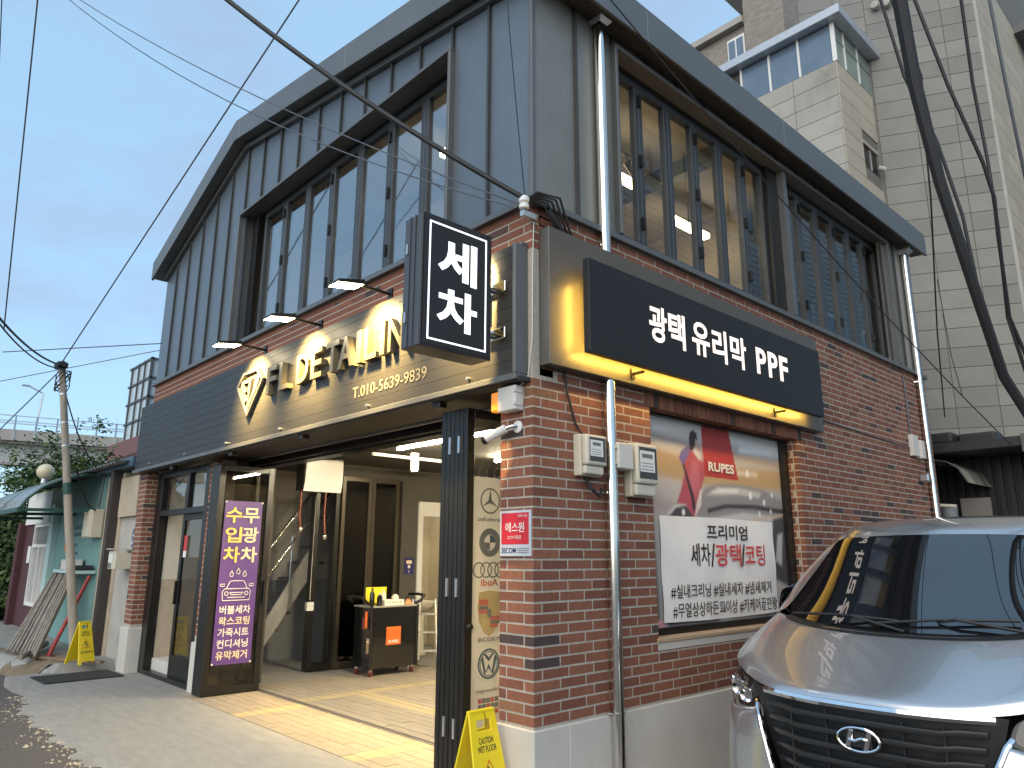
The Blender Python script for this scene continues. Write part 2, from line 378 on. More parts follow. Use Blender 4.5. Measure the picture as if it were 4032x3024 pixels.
# roof: sheet, gable boards, eave board
prof = [(-8.25, roof_z(-8.25)), (RIDGE_X, RIDGE_Z), (.185, roof_z(.185))]
MB().prism(prof + [(x, z_-.255) for x, z_ in prof[::-1]], fy, -.165, WY+.12).build('roof', M_trim, shop)
def gable_board(x0, x1):
    MB().prism([(x0, roof_z(x0)+.015), (x1, roof_z(x1)+.015), (x1, roof_z(x1)-.275), (x0, roof_z(x0)-.275)], fy, -.20, -.166).build('gable_board', M_trim, shop, bevel=.003)
for a, b in ((-8.262, -6.6), (-6.597, -5.48), (-5.477, -5.35), (-5.35, -5.22), (-5.217, -2.52), (-2.517, .2)): gable_board(a, b)
for a, b in ((-.2, 1.2), (1.203, 3.65), (3.653, 6.1), (6.103, WY+.13)):
    MB().box(.187, .215, a, b, roof_z(.2)-.32, roof_z(.2)+.012).build('eave_board', M_trim, shop, bevel=.003)
Bx('eave_soffit', M_soffit, shop, .005, .186, -.16, WY+.1, 5.955, 5.985)
for a, b in ((-8.10, RIDGE_X), (RIDGE_X, -.02)):
    MB().prism([(a, roof_z(a)-.275), (b, roof_z(b)-.275), (b, roof_z(b)-.345), (a, roof_z(a)-.345)], fy, -.055, -.002).build('gable_trim', M_trim, shop, bevel=.003)

# ---- window surrounds
def surround_f(x0, x1, z0, z1, d0, d1, t):
    for c in ((x0-t, x1+t, d0, d1, z1, z1+t), (x0-t, x0, d0, d1, z0, z1), (x1, x1+t, d0, d1, z0, z1)): Bx('window_surround', M_trim, shop, *c, bevel=.003)
surround_f(WIN_F[0], WIN_F[1], Z2+.03, WIN_F[3], -.06, .26, .035)
def surround_r(y0, y1, z0, z1, t=.035):
    for c in ((-.26, .06, y0-t, y1+t, z1, z1+t), (-.26, .06, y0-t, y0, z0, z1), (-.26, .06, y1, y1+t, z0, z1)): Bx('window_surround', M_trim, shop, *c, bevel=.003)
surround_r(WIN_R[0], WIN_R[1], Z2+.03, WIN_R[3])
Bx('window_sill', M_trim, shop, WIN_F[0], WIN_F[1], -.001, .26, Z2-.02, Z2+.045)
Bx('window_sill', M_trim, shop, -.26, .001, WIN_R[0], WIN_R[1], Z2-.02, Z2+.045)
# glazed folding leaves
def leaf_f(x0, x1, z0, z1, yp=.17, s=.054, parent=shop, fm=None):
    mb = MB(); d0, d1 = yp-.03, yp+.03
    mb.box(x0, x0+s, d0, d1, z0, z1); mb.box(x1-s, x1, d0, d1, z0, z1); mb.box(x0+s, x1-s, d0, d1, z0, z0+.09); mb.box(x0+s, x1-s, d0, d1, z1-.075, z1)
    f = mb.build('sash', fm or M_frame, parent, bevel=.003); Bx('pane', G_win, f, x0+s-.004, x1-s+.004, yp-.004, yp+.004, z0+.086, z1-.071)
    return f
def leaf_r(y0, y1, z0, z1, xp=-.13, s=.054):
    mb = MB(); d0, d1 = xp-.03, xp+.03
    mb.box(d0, d1, y0, y0+s, z0, z1); mb.box(d0, d1, y1-s, y1, z0, z1); mb.box(d0, d1, y0+s, y1-s, z0, z0+.09); mb.box(d0, d1, y0+s, y1-s, z1-.075, z1)
    f = mb.build('sash', M_frame, shop, bevel=.003); Bx('pane', G_side, f, xp-.004, xp+.004, y0+s-.004, y1-s+.004, z0+.086, z1-.071)
    return f
zt, zb = WIN_F[3]-.03, Z2+.05
Bx('window_frame', M_black, shop, WIN_F[0], WIN_F[1], .13, .22, zt, WIN_F[3]); Bx('window_frame', M_black, shop, WIN_F[0], WIN_F[0]+.09, .13, .22, zb, zt)
n = 7; x0, x1 = -4.96, WIN_F[1]-.02; st = (x1-x0)/n
Bx('window_frame', M_black, shop, -5.19, -5.06, .10, .20, zb, zt)
for i in range(n):
    f = leaf_f(x0+st*i+.003, x0+st*(i+1)-.0015, zb, zt)
    if i % 2 == 0:
        for zz in (4.35, 4.95, 5.55): Bx('hinge', M_black, f, x0+st*(i+1)-.016, x0+st*(i+1)+.016, .118, .142, zz, zz+.11)
for g0, g1 in ((WIN_R[0]+.02, 3.70), (4.06, WIN_R[1]-.02)):
    Bx('window_frame', M_black, shop, -.20, -.08, g0, g1, zt, WIN_R[3])
    st = (g1-g0)/6
    for i in range(6):
        f = leaf_r(g0+st*i+.003, g0+st*(i+1)-.0015, zb, zt)
        if i % 2:
            for zz in (4.35, 4.95, 5.55): Bx('hinge', M_black, f, -.10, -.072, g0+st*i-.016, g0+st*i+.016, zz, zz+.11)
Bx('window_post', M_black, shop, -.22, -.05, 3.70, 4.06, zb, WIN_R[3]); Bx('window_post', M_trim, shop, -.10, .02, 3.93, 4.02, zb, WIN_R[3])

# ---- upper room behind the glass
M_upc = mat('room_ceiling', (.62, .56, .46), rough=.8, var=.05); M_upw = mat('room_wall', (.56, .47, .34), rough=.8, var=.08)
M_floor2 = mat('room_floor', (.20, .14, .09), rough=.5, var=.2, stretch=(1, 6, 1))
Bx('room_floor', M_floor2, shop, WX+.05, -.30, .30, WY-.3, 4.0, 4.06)
Bx('room_ceiling', M_upc, shop, WX+.05, -.27, .30, WY-.07, 5.90, 5.94)
Bx('room_wall', M_upw, shop, WX+.05, -.9, 4.6, 4.7, 4.06, 5.9); Bx('room_wall', M_upw, shop, -5.6, -5.5, .35, 4.6, 4.06, 5.9)
Bx('ceiling_beam', M_clad_f, shop, -5.5, -.3, 1.3, 1.42, 5.72, 5.9); Bx('ceiling_beam', M_clad_f, shop, -5.5, -.3, 3.0, 3.12, 5.72, 5.9)
Bx('room_column', M_upw, shop, -1.75, -1.45, 1.9, 2.2, 4.06, 5.9)
Bx('room_shelf', M_floor2, shop, -3.4, -2.2, 3.9, 4.3, 4.06, 4.95, bevel=.01)

# ---- ground floor shell
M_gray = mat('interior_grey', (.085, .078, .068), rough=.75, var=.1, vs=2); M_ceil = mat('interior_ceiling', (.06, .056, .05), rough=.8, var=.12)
M_beige = mat('washroom_wall', (.52, .46, .33), rough=.6, var=.05); M_wallw = mat('stair_wall', (.60, .57, .50), rough=.8, var=.05); M_wallg = mat('stair_wall_grey', (.30, .30, .29), rough=.8, var=.05)
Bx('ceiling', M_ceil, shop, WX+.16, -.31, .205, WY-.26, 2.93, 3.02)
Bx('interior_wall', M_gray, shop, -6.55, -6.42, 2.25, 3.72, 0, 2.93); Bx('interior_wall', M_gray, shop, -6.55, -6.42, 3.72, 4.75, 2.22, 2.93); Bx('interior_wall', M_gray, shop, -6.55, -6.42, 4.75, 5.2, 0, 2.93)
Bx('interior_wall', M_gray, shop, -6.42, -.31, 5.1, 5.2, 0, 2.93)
Bx('interior_wall', M_beige, shop, -.36, -.312, .42, 5.1, 0, 2.93)
Bx('interior_wall', M_beige, shop, -8.0, -7.9, 3.3, 5.2, 0, 2.93); Bx('interior_wall', M_beige, shop, -7.9, -6.56, 5.05, 5.15, 0, 2.93); Bx('interior_wall', M_beige, shop, -7.9, -6.56, 3.2, 3.28, 0, 2.93)
Bx('stair_wall', M_wallw, shop, -7.96, -7.90, .45, 3.19, 1.2, 2.93); Bx('stair_wall', M_wallg, shop, -7.96, -7.90, .45, 3.19, 0, 1.2)
Bx('stair_wall', M_wallg, shop, -7.89, -6.56, 3.12, 3.18, 0, 2.93)
Bx('entrance_side_wall', M_wallw, shop, -7.89, -7.84, .30, 1.6, 1.25, 2.6); Bx('entrance_side_wall', mat('entrance_grey', (.42, .36, .28), rough=.7), shop, -7.89, -7.84, .30, 1.6, .18, 1.25)
Bx('interior_wall', M_gray, shop, -6.30, -6.02, .42, 1.05, 0, 2.93)
for c in ((-6.44, -6.385, 3.70, 3.79, 0, 2.44), (-6.44, -6.385, 4.66, 4.75, 0, 2.44), (-6.44, -6.385, 3.79, 4.66, 2.21, 2.44)): Bx('washroom_door_frame', M_white, shop, *c, bevel=.004)

# ---- soffit, header and track of the folding front
Bx('soffit', M_soffit, shop, WX+.02, -.33, .0, .80, 2.795, 2.83)
Bx('soffit', M_soffit, shop, WX+.02, -.02, -.095, -.001, 2.745, 2.775)
Bx('door_header', M_black, shop, -6.02, -.33, .74, .90, 2.70, 2.794)
Bx('header_strip', M_galv, shop, -6.0, -.6, .55, .575, 2.772, 2.792)
Bx('header_rail', M_black, shop, -6.02, -.33, .66, .735, 2.72, 2.792)
Bx('door_jamb', M_black, shop, -6.02, -5.93, .74, .90, 0, 2.70, bevel=.004); Bx('door_jamb', M_black, shop, -.42, -.33, .74, .90, 0, 2.70)
# ================================================================== ground
gz = MB(); gz.add([(-400,-400,-.17),(400,-400,-.17),(400,400,-.17),(-400,400,-.17)], [(0,1,2,3)])
struct(gz.build('ground', mat('far_ground', (.13, .12, .10), rough=.95, var=.3, vs=.5)))
# street: asphalt that dips towards the left end of the slab
rows = []
for i in range(41):
    x = -16 + i*.6; zz = -.028 - max(0, min(1, (-6.6-x)/1.6))*.095
    rows.append([(x, -14, zz-.02), (x, -6, zz-.01), (x, -3, zz), (x, -2, zz), (x, -1.2, zz), (x, -.6, zz), (x, .02, zz)])
struct(MB().grid(rows).build('road', M_asph))
# concrete apron with a ragged front edge
rows = []
def edge_y(x):
    t = math.sin(x*7.3)*.035 + math.sin(x*17.1+1)*.03 + math.sin(x*41.0)*.022 + random.uniform(-.02, .02)
    return (-1.26 if x < -7.25 else -1.26 - .28*min(1, (x+7.25)/1.2)) + (t if x > -7.1 else 0)
for i in range(173):
    x = -8.75 + i*.056; e = edge_y(x); dip = -.024 if x > -7.2 else -.003
    zz = lambda f: dip*f
    rows.append([(x, e, -.16 if x < -7.2 else -.05), (x, e, zz(1)), (x, e+.16, zz(.3)), (x, e+.35, 0), (x, -.6, 0), (x, -.3, 0), (x, -.001, 0)])
slab = MB().grid(rows); slab.add([(-8.75,-1.26,-.16),(-8.75,-1.26,-.003),(-8.75,.0,0),(-8.75,.0,-.16)], [(0,1,2,3)])
slab = struct(slab.build('concrete_apron', M_conc))
crumb = MB()
for i in range(420):
    x = random.uniform(-7.6, -1.5); y = edge_y(x) + random.gauss(-.05, .10); s = random.uniform(.006, .026)
    zz = -.028 - max(0, min(1, (-6.6-x)/1.6))*.095
    crumb.add([(x+s*random.uniform(-1,1)*1.6, y+s*random.uniform(-1,1), zz+.001), (x+s*1.5, y, zz+.002), (x, y+s, zz+.002), (x, y, zz+s*.5)], [(0,1,3),(1,2,3),(2,0,3)])
co = crumb.build('mortar_crumbs', mat('mortar_crumbs', (.50, .42, .30), rough=.95, var=.3)); tag(co, 'loose crumbs of mortar along the ragged concrete edge', 'crumbs', kind='stuff')
# side strip by the right wall where the van stands
sidep = MB().grid([[(x, y, -.035 + (.02 if x < .02 else 0)) for y in (-.02, 1, 2, 4, 8, 10, 16)] for x in (-.02, .3, .9, 2, 4, 8, 14)])
struct(sidep.build('side_pavement', mat('side_pavement', (.34, .28, .25), rough=.9, var=.2, vs=9, bump=.5, bs=50, dirt=((.16, .13, .12), .57, .6))))
# raised pavement and earth bank on the left
rows = []
for i in range(24):
    x = -8.76 - i*.9; e = -.62 - .30*min(2.2, max(0, (-8.76-x)/1.6)) + math.sin(i*2.1)*.05
    rows.append([(x, e-.28, -.15), (x, e-.12, .02+.03*math.sin(i*1.7)), (x, e, .09), (x, e+.4, .10), (x, .6, .10)])
    if not i: rows.insert(0, [(-8.66, y_, -.02) for x_, y_, z_ in rows[0]])
struct(MB().grid(rows).build('left_pavement', mat('left_pavement', (.27, .265, .245), rough=.85, var=.2, vs=4, bump=.3, bs=30, dirt=((.15, .11, .07), .55, .8), dirts=1.3)))
bank = MB().grid([[(x, y, z+random.uniform(-.02, .02)) for y, z in ((e-.33, -.16), (e-.2, -.02), (e-.08, .07), (e+.05, .105), (e+.16, .10))] for x, e in [(-8.95-.14*i, -.62-.26*min(2.2, (.19+.14*i)/1.6)) for i in range(40)]])
struct(bank.build('earth_bank', M_dirt))
pl = MB().bar((-9.6, -.78, .125), (-8.45, -.18, .115), .07, .03); pb = pl.build('plank', mat('old_wood', (.21, .15, .10), rough=.9, var=.3, stretch=(6, 1, 1)))
tag(pb, 'weathered loose board lying before the far caution sign', 'board')
pb = MB().bar((-9.9, -.55, .12), (-8.5, -.30, .118), .09, .025).build('plank', MATS['old_wood']); tag(pb, 'brown board lying just behind the far caution sign', 'board')

# ---- paver floor: courses of blocks, yellow bands, track
TP = [(0, (.40, .32, .185)), (.07, (.40, .32, .185)), (.09, (.275, .235, .18)), (.55, (.295, .25, .19)), (1, (.32, .27, .205))]
M_paver = mat('paver', tone=TP, rough=.6, var=.12, vs=14, bump=.2, bs=70, dirt=((.10, .085, .065), .60, .55), dirts=1.8)
floor = struct(Bx('tile_floor', mat('paver_joint', (.12, .095, .07), rough=.9), None, -8.0, -.33, .002, 5.1, -.05, -.006))
pav = []
def pav_rows(y0, y1):
    y, r = y0, 0
    while y + .10 < y1 + .01:
        x = -5.92 + (.16 if r % 2 else 0) - .33; cuts = [-5.92]
        while x < -.36: cuts += [x] if x > -5.9 else []; x += .333
        bands = [(-4.46, -4.24), (-2.25, -2.03)] if y < .8 else ([(-4.72, -4.50)] if not 1.50 < y+.05 < 1.72 else [(-4.72, -2.2)])
        cuts = sorted([q for q in cuts if not any(b[0]-.06 < q < b[1]+.06 for b in bands)] + [q for b in bands for q in b]) + [-.34]
        for x, x1 in zip(cuts, cuts[1:]):
            yel = any(b[0]-.001 <= x and x1 <= b[1]+.001 for b in bands)
            pav.append((x+.003, x1-.003, y, y+.104, .03 if yel else random.uniform(.12, 1)))
        y += .11; r += 1
pav_rows(.01, .775); pav_rows(.86, 5.0)
pav.sort(key=lambda p: (0 if in_view(V((p[0], p[2], 0))) else 1, (V(((p[0]+p[1])/2, p[2], 0))-CAM).length))
pc = {}; restp = MB()
for i, p in enumerate(pav):
    if i < 300:
        key = (round(p[1]-p[0], 3), 0 if p[4] < .1 else random.randrange(1, 10))
        if key not in pc:
            w2 = (p[1]-p[0])/2; mb = MB(); mb.box(-w2, w2, -.052, .052, -.03, 0, p[4]); pc[key] = mb.mesh('paver', tone=True)
        link('paver', pc[key], M_paver, floor, ((p[0]+p[1])/2, p[2]+.052, random.uniform(-.0012, .0012)))
    else: restp.box(p[0], p[1], p[2], p[3], -.03, random.uniform(-.0012, .0012), p[4])
o = restp.build('pavers', M_paver, floor, tone=True); o['kind'] = 'stuff'
Bx('door_track', M_galv, floor, -5.95, -.34, .783, .797, -.03, .004); Bx('door_track', M_galv, floor, -5.95, -.34, .838, .852, -.03, .004); Bx('door_track', M_black, floor, -5.95, -.34, .797, .838, -.03, -.012)
Bx('inner_screed', M_conc, floor, -7.98, -5.93, .003, 5.0, -.0058, -.001)
mt = Bx('floor_mat', M_rubber, None, -.42, .42, -.46, .46, 0, .012, bevel=.004); mt.location = (-8.06, -.56, .004); mt.rotation_euler = (0, 0, R(2))
mt.scale = (.86, 1.02, 1); tag(mt, 'long black rubber mat lying on the concrete before the entrance', 'mat')

# ================================================================== long dark shop sign above the opening
sg = thing('shop_sign', 'long dark panelled shop sign with raised cream letters and diamond logo', 'sign', (-4.2, -.05, 2.76))
def inn(o_, p): o_.parent = p; o_.matrix_parent_inverse = Matrix.Translation(-p.location); return o_
M_sign = mat('sign_panel', (.027, .0265, .0255), rough=.5, metal=.0, var=.1, vs=2.5, rvar=.08)
def sp(name, m, *c, **k): return inn(Bx(name, m, None, *c, **k), sg)
z = 2.80; i = 0
while z < 3.735:
    sp('panel_strip', M_sign, -8.29, -.075, -.10-.0004*(i % 2), -.06, z, min(z+.0952, 3.74), bevel=.0012); z += .0965; i += 1
sp('sign_frame', M_trim, -8.32, -.045, -.125, -.002, 2.755, 2.798, bevel=.003); sp('sign_frame', M_trim, -8.32, -.045, -.06, -.002, 3.742, 3.765, bevel=.003)
sp('sign_frame', M_trim, -.074, -.045, -.125, -.002, 2.799, 3.741, bevel=.003); sp('sign_backing', M_sign, -8.29, -.08, -.058, -.003, 2.80, 3.74)
M_let = mat('letter_face', (.10, .09, .06), rough=.35, var=.04); M_lets = mat('letter_side', (.10, .09, .07), rough=.4)
LET = [('F', -3.856, .215), ('L', -3.562, .205), ('D', -3.176, .235), ('E', -2.883, .21), ('T', -2.60, .235), ('A', -2.375, .26), ('I', -2.055, .075), ('L', -1.931, .195), ('I', -1.681, .07), ('N', -1.558, .225), ('G', -1.28, .23)]
for ch, x, wd in LET:
    o = inn(text('letter', ch, (x, -.125, 3.232), (1,0,0), (0,0,1), wd, .295, M_let, None, ext=.035, bold=.016), sg)
    inn(text('letter_return', ch, (x, -.101, 3.232), (1,0,0), (0,0,1), wd, .295, M_lets, None, ext=.0235, bold=.016), sg)
inn(text('lettering', 'T.010-5639-9839', (-2.175, -.1025, 2.94), (1,0,0), (0,0,1), 1.10, .10, mat('phone_print', (.22, .20, .15), rough=.5), None, ext=.002, bold=.005), sg)
# diamond logo: outer ring and the monogram inside
def ring(outer, inner, fn, d0, d1):
    mb = MB(); n = len(outer); vs = [fn(*p, d) for d in (d0, d1) for p in outer] + [fn(*p, d) for d in (d0, d1) for p in inner]
    fs = []
    for i in range(n):
        j = (i+1) % n; fs += [(n+i, n+j, 3*n+j, 3*n+i), (i, 2*n+i, 2*n+j, j), (i, j, n+j, n+i), (2*n+i, 3*n+i, 3*n+j, 2*n+j)]
    return mb.add(vs, fs)
out = [(-4.53, 3.59), (-4.16, 3.59), (-4.0, 3.45), (-4.345, 3.06), (-4.69, 3.45)]
def shrink(pl_, f, c): return [(c[0]+(x-c[0])*f, c[1]+(y-c[1])*f) for x, y in pl_]
M_logo = mat('logo_metal', (.15, .15, .15), rough=.3, metal=.6)
inn(ring(out, shrink(out, .86, (-4.345, 3.40)), fy, -.14, -.101).build('logo_ring', M_logo, None, bevel=.002), sg)
inn(MB().prism([(-4.56, 3.50), (-4.40, 3.50), (-4.40, 3.46), (-4.51, 3.46), (-4.49, 3.40), (-4.41, 3.40), (-4.41, 3.36), (-4.47, 3.36), (-4.42, 3.26), (-4.44, 3.22), (-4.58, 3.44)], fy, -.135, -.101).build('logo_letter', M_logo, None), sg)
inn(MB().prism([(-4.36, 3.50), (-4.31, 3.50), (-4.345, 3.24), (-4.27, 3.32), (-4.15, 3.50), (-4.10, 3.50), (-4.12, 3.43), (-4.345, 3.14), (-4.38, 3.20)], fy, -.135, -.101).build('logo_letter', M_logo, None), sg)
for x in (-7.6, -6.2, -4.9, -3.55, -1.9, -.55): inn(MB().cyl((x, -.13, 2.84), (x, -.10, 2.84), .013, 8).build('bolt', M_galv, None), sg)
for i, x in enumerate((-6.9, -4.95, -3.25, -1.05)):
    inn(Bx('sensor', M_black, None, x, x+.09, -.06, .02, 2.70, 2.752, bevel=.006), sg)

# ---- three arm floodlights over the sign
M_lamp = mat('flood_glass', (1, .86, .6), emit=40, ecol=(1, .82, .50))
for i, x in enumerate((-4.28, -3.02, -1.78, -.53)):
    t = thing('floodlight', ['arm floodlight above the logo of the long sign', 'arm floodlight above the middle of the long sign', 'arm floodlight just left of the projecting white-lettered sign', 'arm floodlight behind the projecting white-lettered sign'][i], 'lamp', (x, 0, 3.84), group='floodlights on arms over the long sign')
    MB().cyl((0, -.0, 0), (0, -.32, .005), .014, 8).build('arm', M_black, t)
    Bx('wall_bracket', M_black, t, -.03, .03, -.018, 0, -.05, .05)
    MB().add([(-.085,-.32,.035),(.085,-.32,.035),(.085,-.57,-.02),(-.085,-.57,-.02),(-.095,-.31,-.012),(.095,-.31,-.012),(.095,-.585,-.052),(-.095,-.585,-.052)],
             [(0,1,2,3),(7,6,5,4),(0,4,5,1),(1,5,6,2),(2,6,7,3),(3,7,4,0)]).build('lamp_head', M_black, t, bevel=.008)
    MB().add([(-.08,-.33,-.0165),(.08,-.33,-.0165),(.08,-.57,-.052),(-.08,-.57,-.052)], [(0,1,2,3)]).build('lamp_glass', M_lamp, t)
    ld = bpy.data.lights.new('flood', 'SPOT'); ld.energy = 560; ld.color = (1, .66, .22); ld.spot_size = R(94); ld.spot_blend = 1.0; ld.shadow_soft_size = .06
    lo = bpy.data.objects.new('flood', ld); COL.objects.link(lo); lo.parent = t; lo.location = (0, -.46, -.065)
    lo.rotation_euler = V((0, -.70, .71)).to_track_quat('Z', 'Y').to_euler()

# ---- projecting light box with white lettering
pj = thing('projecting_sign', 'black projecting light box sign with white Korean lettering and border', 'sign', (-.28, -.53, 2.88))
M_pj = mat('projecting_case', (.085, .09, .098), rough=.4, metal=.4, var=.08); M_face = mat('sign_black_face', (.012, .010, .011), rough=.25, var=.05)
M_litw = mat('lit_white', (.9, .92, 1), emit=.62, ecol=(.93, .95, 1))
def pb_(name, m, *c, **k): return inn(Bx(name, m, None, *c, **k), pj)
pb_('case', M_pj, -.372, -.188, -.825, -.236, 2.88, 3.78, bevel=.004); pb_('case_rim', M_face, -.187, -.170, -.828, -.233, 2.877, 3.783, bevel=.003)
pb_('case_rib', M_pj, -.31, -.30, -.832, -.826, 2.88, 3.78); pb_('case_rib', M_pj, -.255, -.245, -.832, -.826, 2.88, 3.78)
for zz in (3.05, 3.52): pb_('hinge', M_galv, -.335, -.315, -.84, -.826, zz, zz+.07)
pb_('face', M_face, -.171, -.166, -.812, -.249, 2.893, 3.767)
b0 = [(-.775, 2.925), (-.283, 2.925), (-.283, 3.735), (-.775, 3.735)]; b1 = [(-.763, 2.937), (-.295, 2.937), (-.295, 3.723), (-.763, 3.723)]
inn(ring(b0, b1, rx, -.1655, -.164).build('border', M_litw, None), pj)
inn(text('lettering', '세', (-.1655, -.70, 3.355), (0,1,0), (0,0,1), .33, .30, M_litw, None, ext=.0015, bold=.03), pj)
inn(text('lettering', '차', (-.1655, -.70, 3.02), (0,1,0), (0,0,1), .335, .28, M_litw, None, ext=.0015, bold=.03), pj)
for zz in (3.10, 3.44):
    inn(MB().cyl((-.28, -.24, zz), (-.28, -.12, zz), .022, 10).build('bracket_arm', M_steel, None), pj)
    pb_('bracket_foot', M_steel, -.34, -.14, -.135, -.126, zz-.04, zz+.04, bevel=.004)
pb_('bracket_plate', M_galv, -.29, -.27, -.235, -.136, 3.16, 3.40)
ld = bpy.data.lights.new('sign_glow', 'AREA'); ld.energy = 1.2; ld.size = .4; ld.color = (.9, .94, 1); lo = bpy.data.objects.new('sign_glow', ld); COL.objects.link(lo); lo.parent = pj
lo.location = (.125, 0, .45); lo.rotation_euler = (0, R(-90), 0)

# ---- backlit sign on the right wall
rs = thing('backlit_sign', 'wide dark backlit sign with yellow glow and cream Korean lettering', 'sign', (.12, 2.1, 2.86))
def rb(name, m, *c, **k): return inn(Bx(name, m, None, *c, **k), rs)
M_rbox = mat('sign_box', (.105, .098, .085), rough=.42, metal=.2, var=.06); M_rpan = mat('sign_front', (.016, .017, .018), rough=.5, var=.06, spec=.35)
rb('sign_box', M_rbox, .002, .10, .064, 4.2, 2.865, 3.875, bevel=.004)
rb('sign_panel', M_rpan, .192, .25, .312, 3.905, 2.968, 3.66, bevel=.003)
M_led = mat('led_strip', (1, .75, .25), emit=62, ecol=(1, .58, .09))
rb('led_strip', M_led, .184, .1915, .36, 3.80, 2.985, 3.0); rb('led_strip', M_led, .184, .1915, .335, .35, 3.02, 3.50)
for y in (.95, 3.15):
    rb('bracket', M_black, .10, .21, y, y+.02, 2.93, 2.95); rb('bracket', M_black, .10, .115, y-.01, y+.03, 2.90, 2.98)
M_litc = mat('lit_cream', (1, .9, .8), emit=.50, ecol=(1, .80, .68))
for s, y0, y1, z0, z1 in (('광', 1.0, 1.225, 3.19, 3.482), ('택', 1.25, 1.475, 3.19, 3.482), ('유', 1.575, 1.83, 3.195, 3.482), ('리', 1.875, 2.10, 3.19, 3.482), ('막', 2.16, 2.42, 3.19, 3.482), ('P', 2.60, 2.775, 3.205, 3.452), ('P', 2.815, 2.99, 3.205, 3.452), ('F', 3.03, 3.19, 3.205, 3.452)):
    inn(text('letter', s, (.2505, y0, z0), (0,1,0), (0,0,1), y1-y0, z1-z0, M_litc, None, ext=.002, bold=.024), rs)

# ================================================================== folding glass doors
def door_leaf(par, x, y0, y1, z0, z1, th=.045, s=.075, pane=None, fm=None):
    mb = MB(); a, b = x-th/2, x+th/2
    mb.box(a, b, y0, y0+s, z0, z1); mb.box(a, b, y1-s, y1, z0, z1); mb.box(a, b, y0+s, y1-s, z0, z0+.085); mb.box(a, b, y0+s, y1-s, z1-.07, z1)
    f = mb.build('leaf_frame', fm or M_black, par, bevel=.003); f.matrix_parent_inverse = Matrix.Translation(-par.location)
    if pane:
        p = Bx('pane', pane, f, x-.004, x+.004, y0+s-.004, y1-s+.004, z0+.081, z1-.066)
    return f
fd = thing('folding_door', 'opened black folding glass door carrying the purple banner', 'door', (-5.6, .4, 0), group='opened folding glass doors of the wash bay')
for i in range(5): lf = door_leaf(fd, -5.74+.054*i, .085, .785, .012, 2.665, pane=G_dark if i == 4 else None)
Bx('door_handle', M_black, lf, -5.50, -5.46, .735, .755, 1.0, 1.28, bevel=.005)
f2 = thing('folding_door', 'stacked black folding doors with car emblem film beside the brick corner', 'door', (-.95, .4, 0), group='opened folding glass doors of the wash bay')
for i in range(6): lf2 = door_leaf(f2, -1.085+.054*i, .085, .785, .012, 2.69, pane=G_shop if i == 5 else None)
for zz in (.35, 1.3, 2.35):
    for x in (-.99, -.88): inn(Bx('hinge', M_galv, None, x-.012, x+.012, .072, .086, zz, zz+.13), f2)
inn(MB().cyl((-.785, .11, 1.10), (-.74, .11, 1.10), .022, 12).build('door_knob', M_black, None, bevel=.004), f2)
fd_film = film_mat('frosted_film', (.80, .77, .70))
inn(Bx('frosted_film', fd_film, None, -.8095, -.808, .162, .708, .12, 2.18), f2)
# emblems printed on the film, read from the back
M_pr = mat('print_grey', (.16, .16, .15), rough=.5); M_prr = mat('print_red', (.42, .12, .09), rough=.5); M_prb = mat('print_blue', (.06, .10, .14), rough=.5); M_prg = mat('print_gold', (.42, .33, .16), rough=.5)
XF = -.8065
def fx(u, v, d): return (d, u, v)
def disc_ring(cy, cz, r0, r1, m, n=32, sx=1):
    o_ = [(cy+sx*r0*math.cos(2*math.pi*k/n), cz+r0*math.sin(2*math.pi*k/n)) for k in range(n)]; i_ = [(cy+sx*r1*math.cos(2*math.pi*k/n), cz+r1*math.sin(2*math.pi*k/n)) for k in range(n)]
    return inn(ring(o_, i_, fx, XF-.001, XF+.0008).build('emblem', m, None), f2)
def emb(poly, m, dd=0): return inn(MB().prism(poly, fx, XF-.001, XF+.001+dd).build('emblem', m, None), f2)
CY = .335
disc_ring(CY, 2.0, .098, .086, M_pr)
for a in (90, 210, 330):
    c_, s_ = math.cos(R(a)), math.sin(R(a)); emb([(CY+c_*.09, 2.0+s_*.09), (CY-s_*.014, 2.0+c_*.014), (CY+s_*.014, 2.0-c_*.014)], M_pr)
def rev(s, z, h, wd, m, bold=.0): inn(text('print', s, (XF, CY+wd/2, z), (0,-1,0), (0,0,1), wd, h, m, None, ext=.0012, bold=bold, n=(1,0,0)), f2)
rev('Mercedes-Benz', 1.845, .034, .25, M_pr)
disc_ring(CY, 1.69, .105, .062, M_pr); disc_ring(CY, 1.69, .060, .057, M_pr)
for q in (0, 2):
    emb([(CY, 1.69)] + [(CY+.055*math.cos(R(90*q+a)), 1.69+.055*math.sin(R(90*q+a))) for a in range(0, 91, 15)], M_pr if q else M_prb)
for k in range(4): disc_ring(CY-.105+.07*k, 1.49, .058, .048, M_pr)
rev('Audi', 1.375, .05, .17, M_prr, .02)
sh = [(-.10, .15), (0, .165), (.10, .15), (.115, .05), (.10, -.05), (.05, -.13), (0, -.16), (-.05, -.13), (-.10, -.05), (-.115, .05)]
emb([(CY+a, 1.18+b) for a, b in sh], M_prg)
for (a0, a1, b0_, b1_) in ((-.1, -.01, .06, .10), (-.1, -.01, -.0, .03), (.01, .1, -.05, -.02), (.01, .085, -.10, -.075)): emb([(CY+a0, 1.18+b0_), (CY+a1, 1.18+b0_), (CY+a1, 1.18+b1_), (CY+a0, 1.18+b1_)], M_prr, .0006)
for (a0, a1, b0_, b1_) in ((-.1, -.01, .03, .055), (.01, .1, -.075, -.052), (-.02, .02, -.03, .03)): emb([(CY+a0, 1.18+b0_), (CY+a1, 1.18+b0_), (CY+a1, 1.18+b1_), (CY+a0, 1.18+b1_)], M_pr, .0008)
rev('PORSCHE', .985, .028, .22, M_pr, .02)
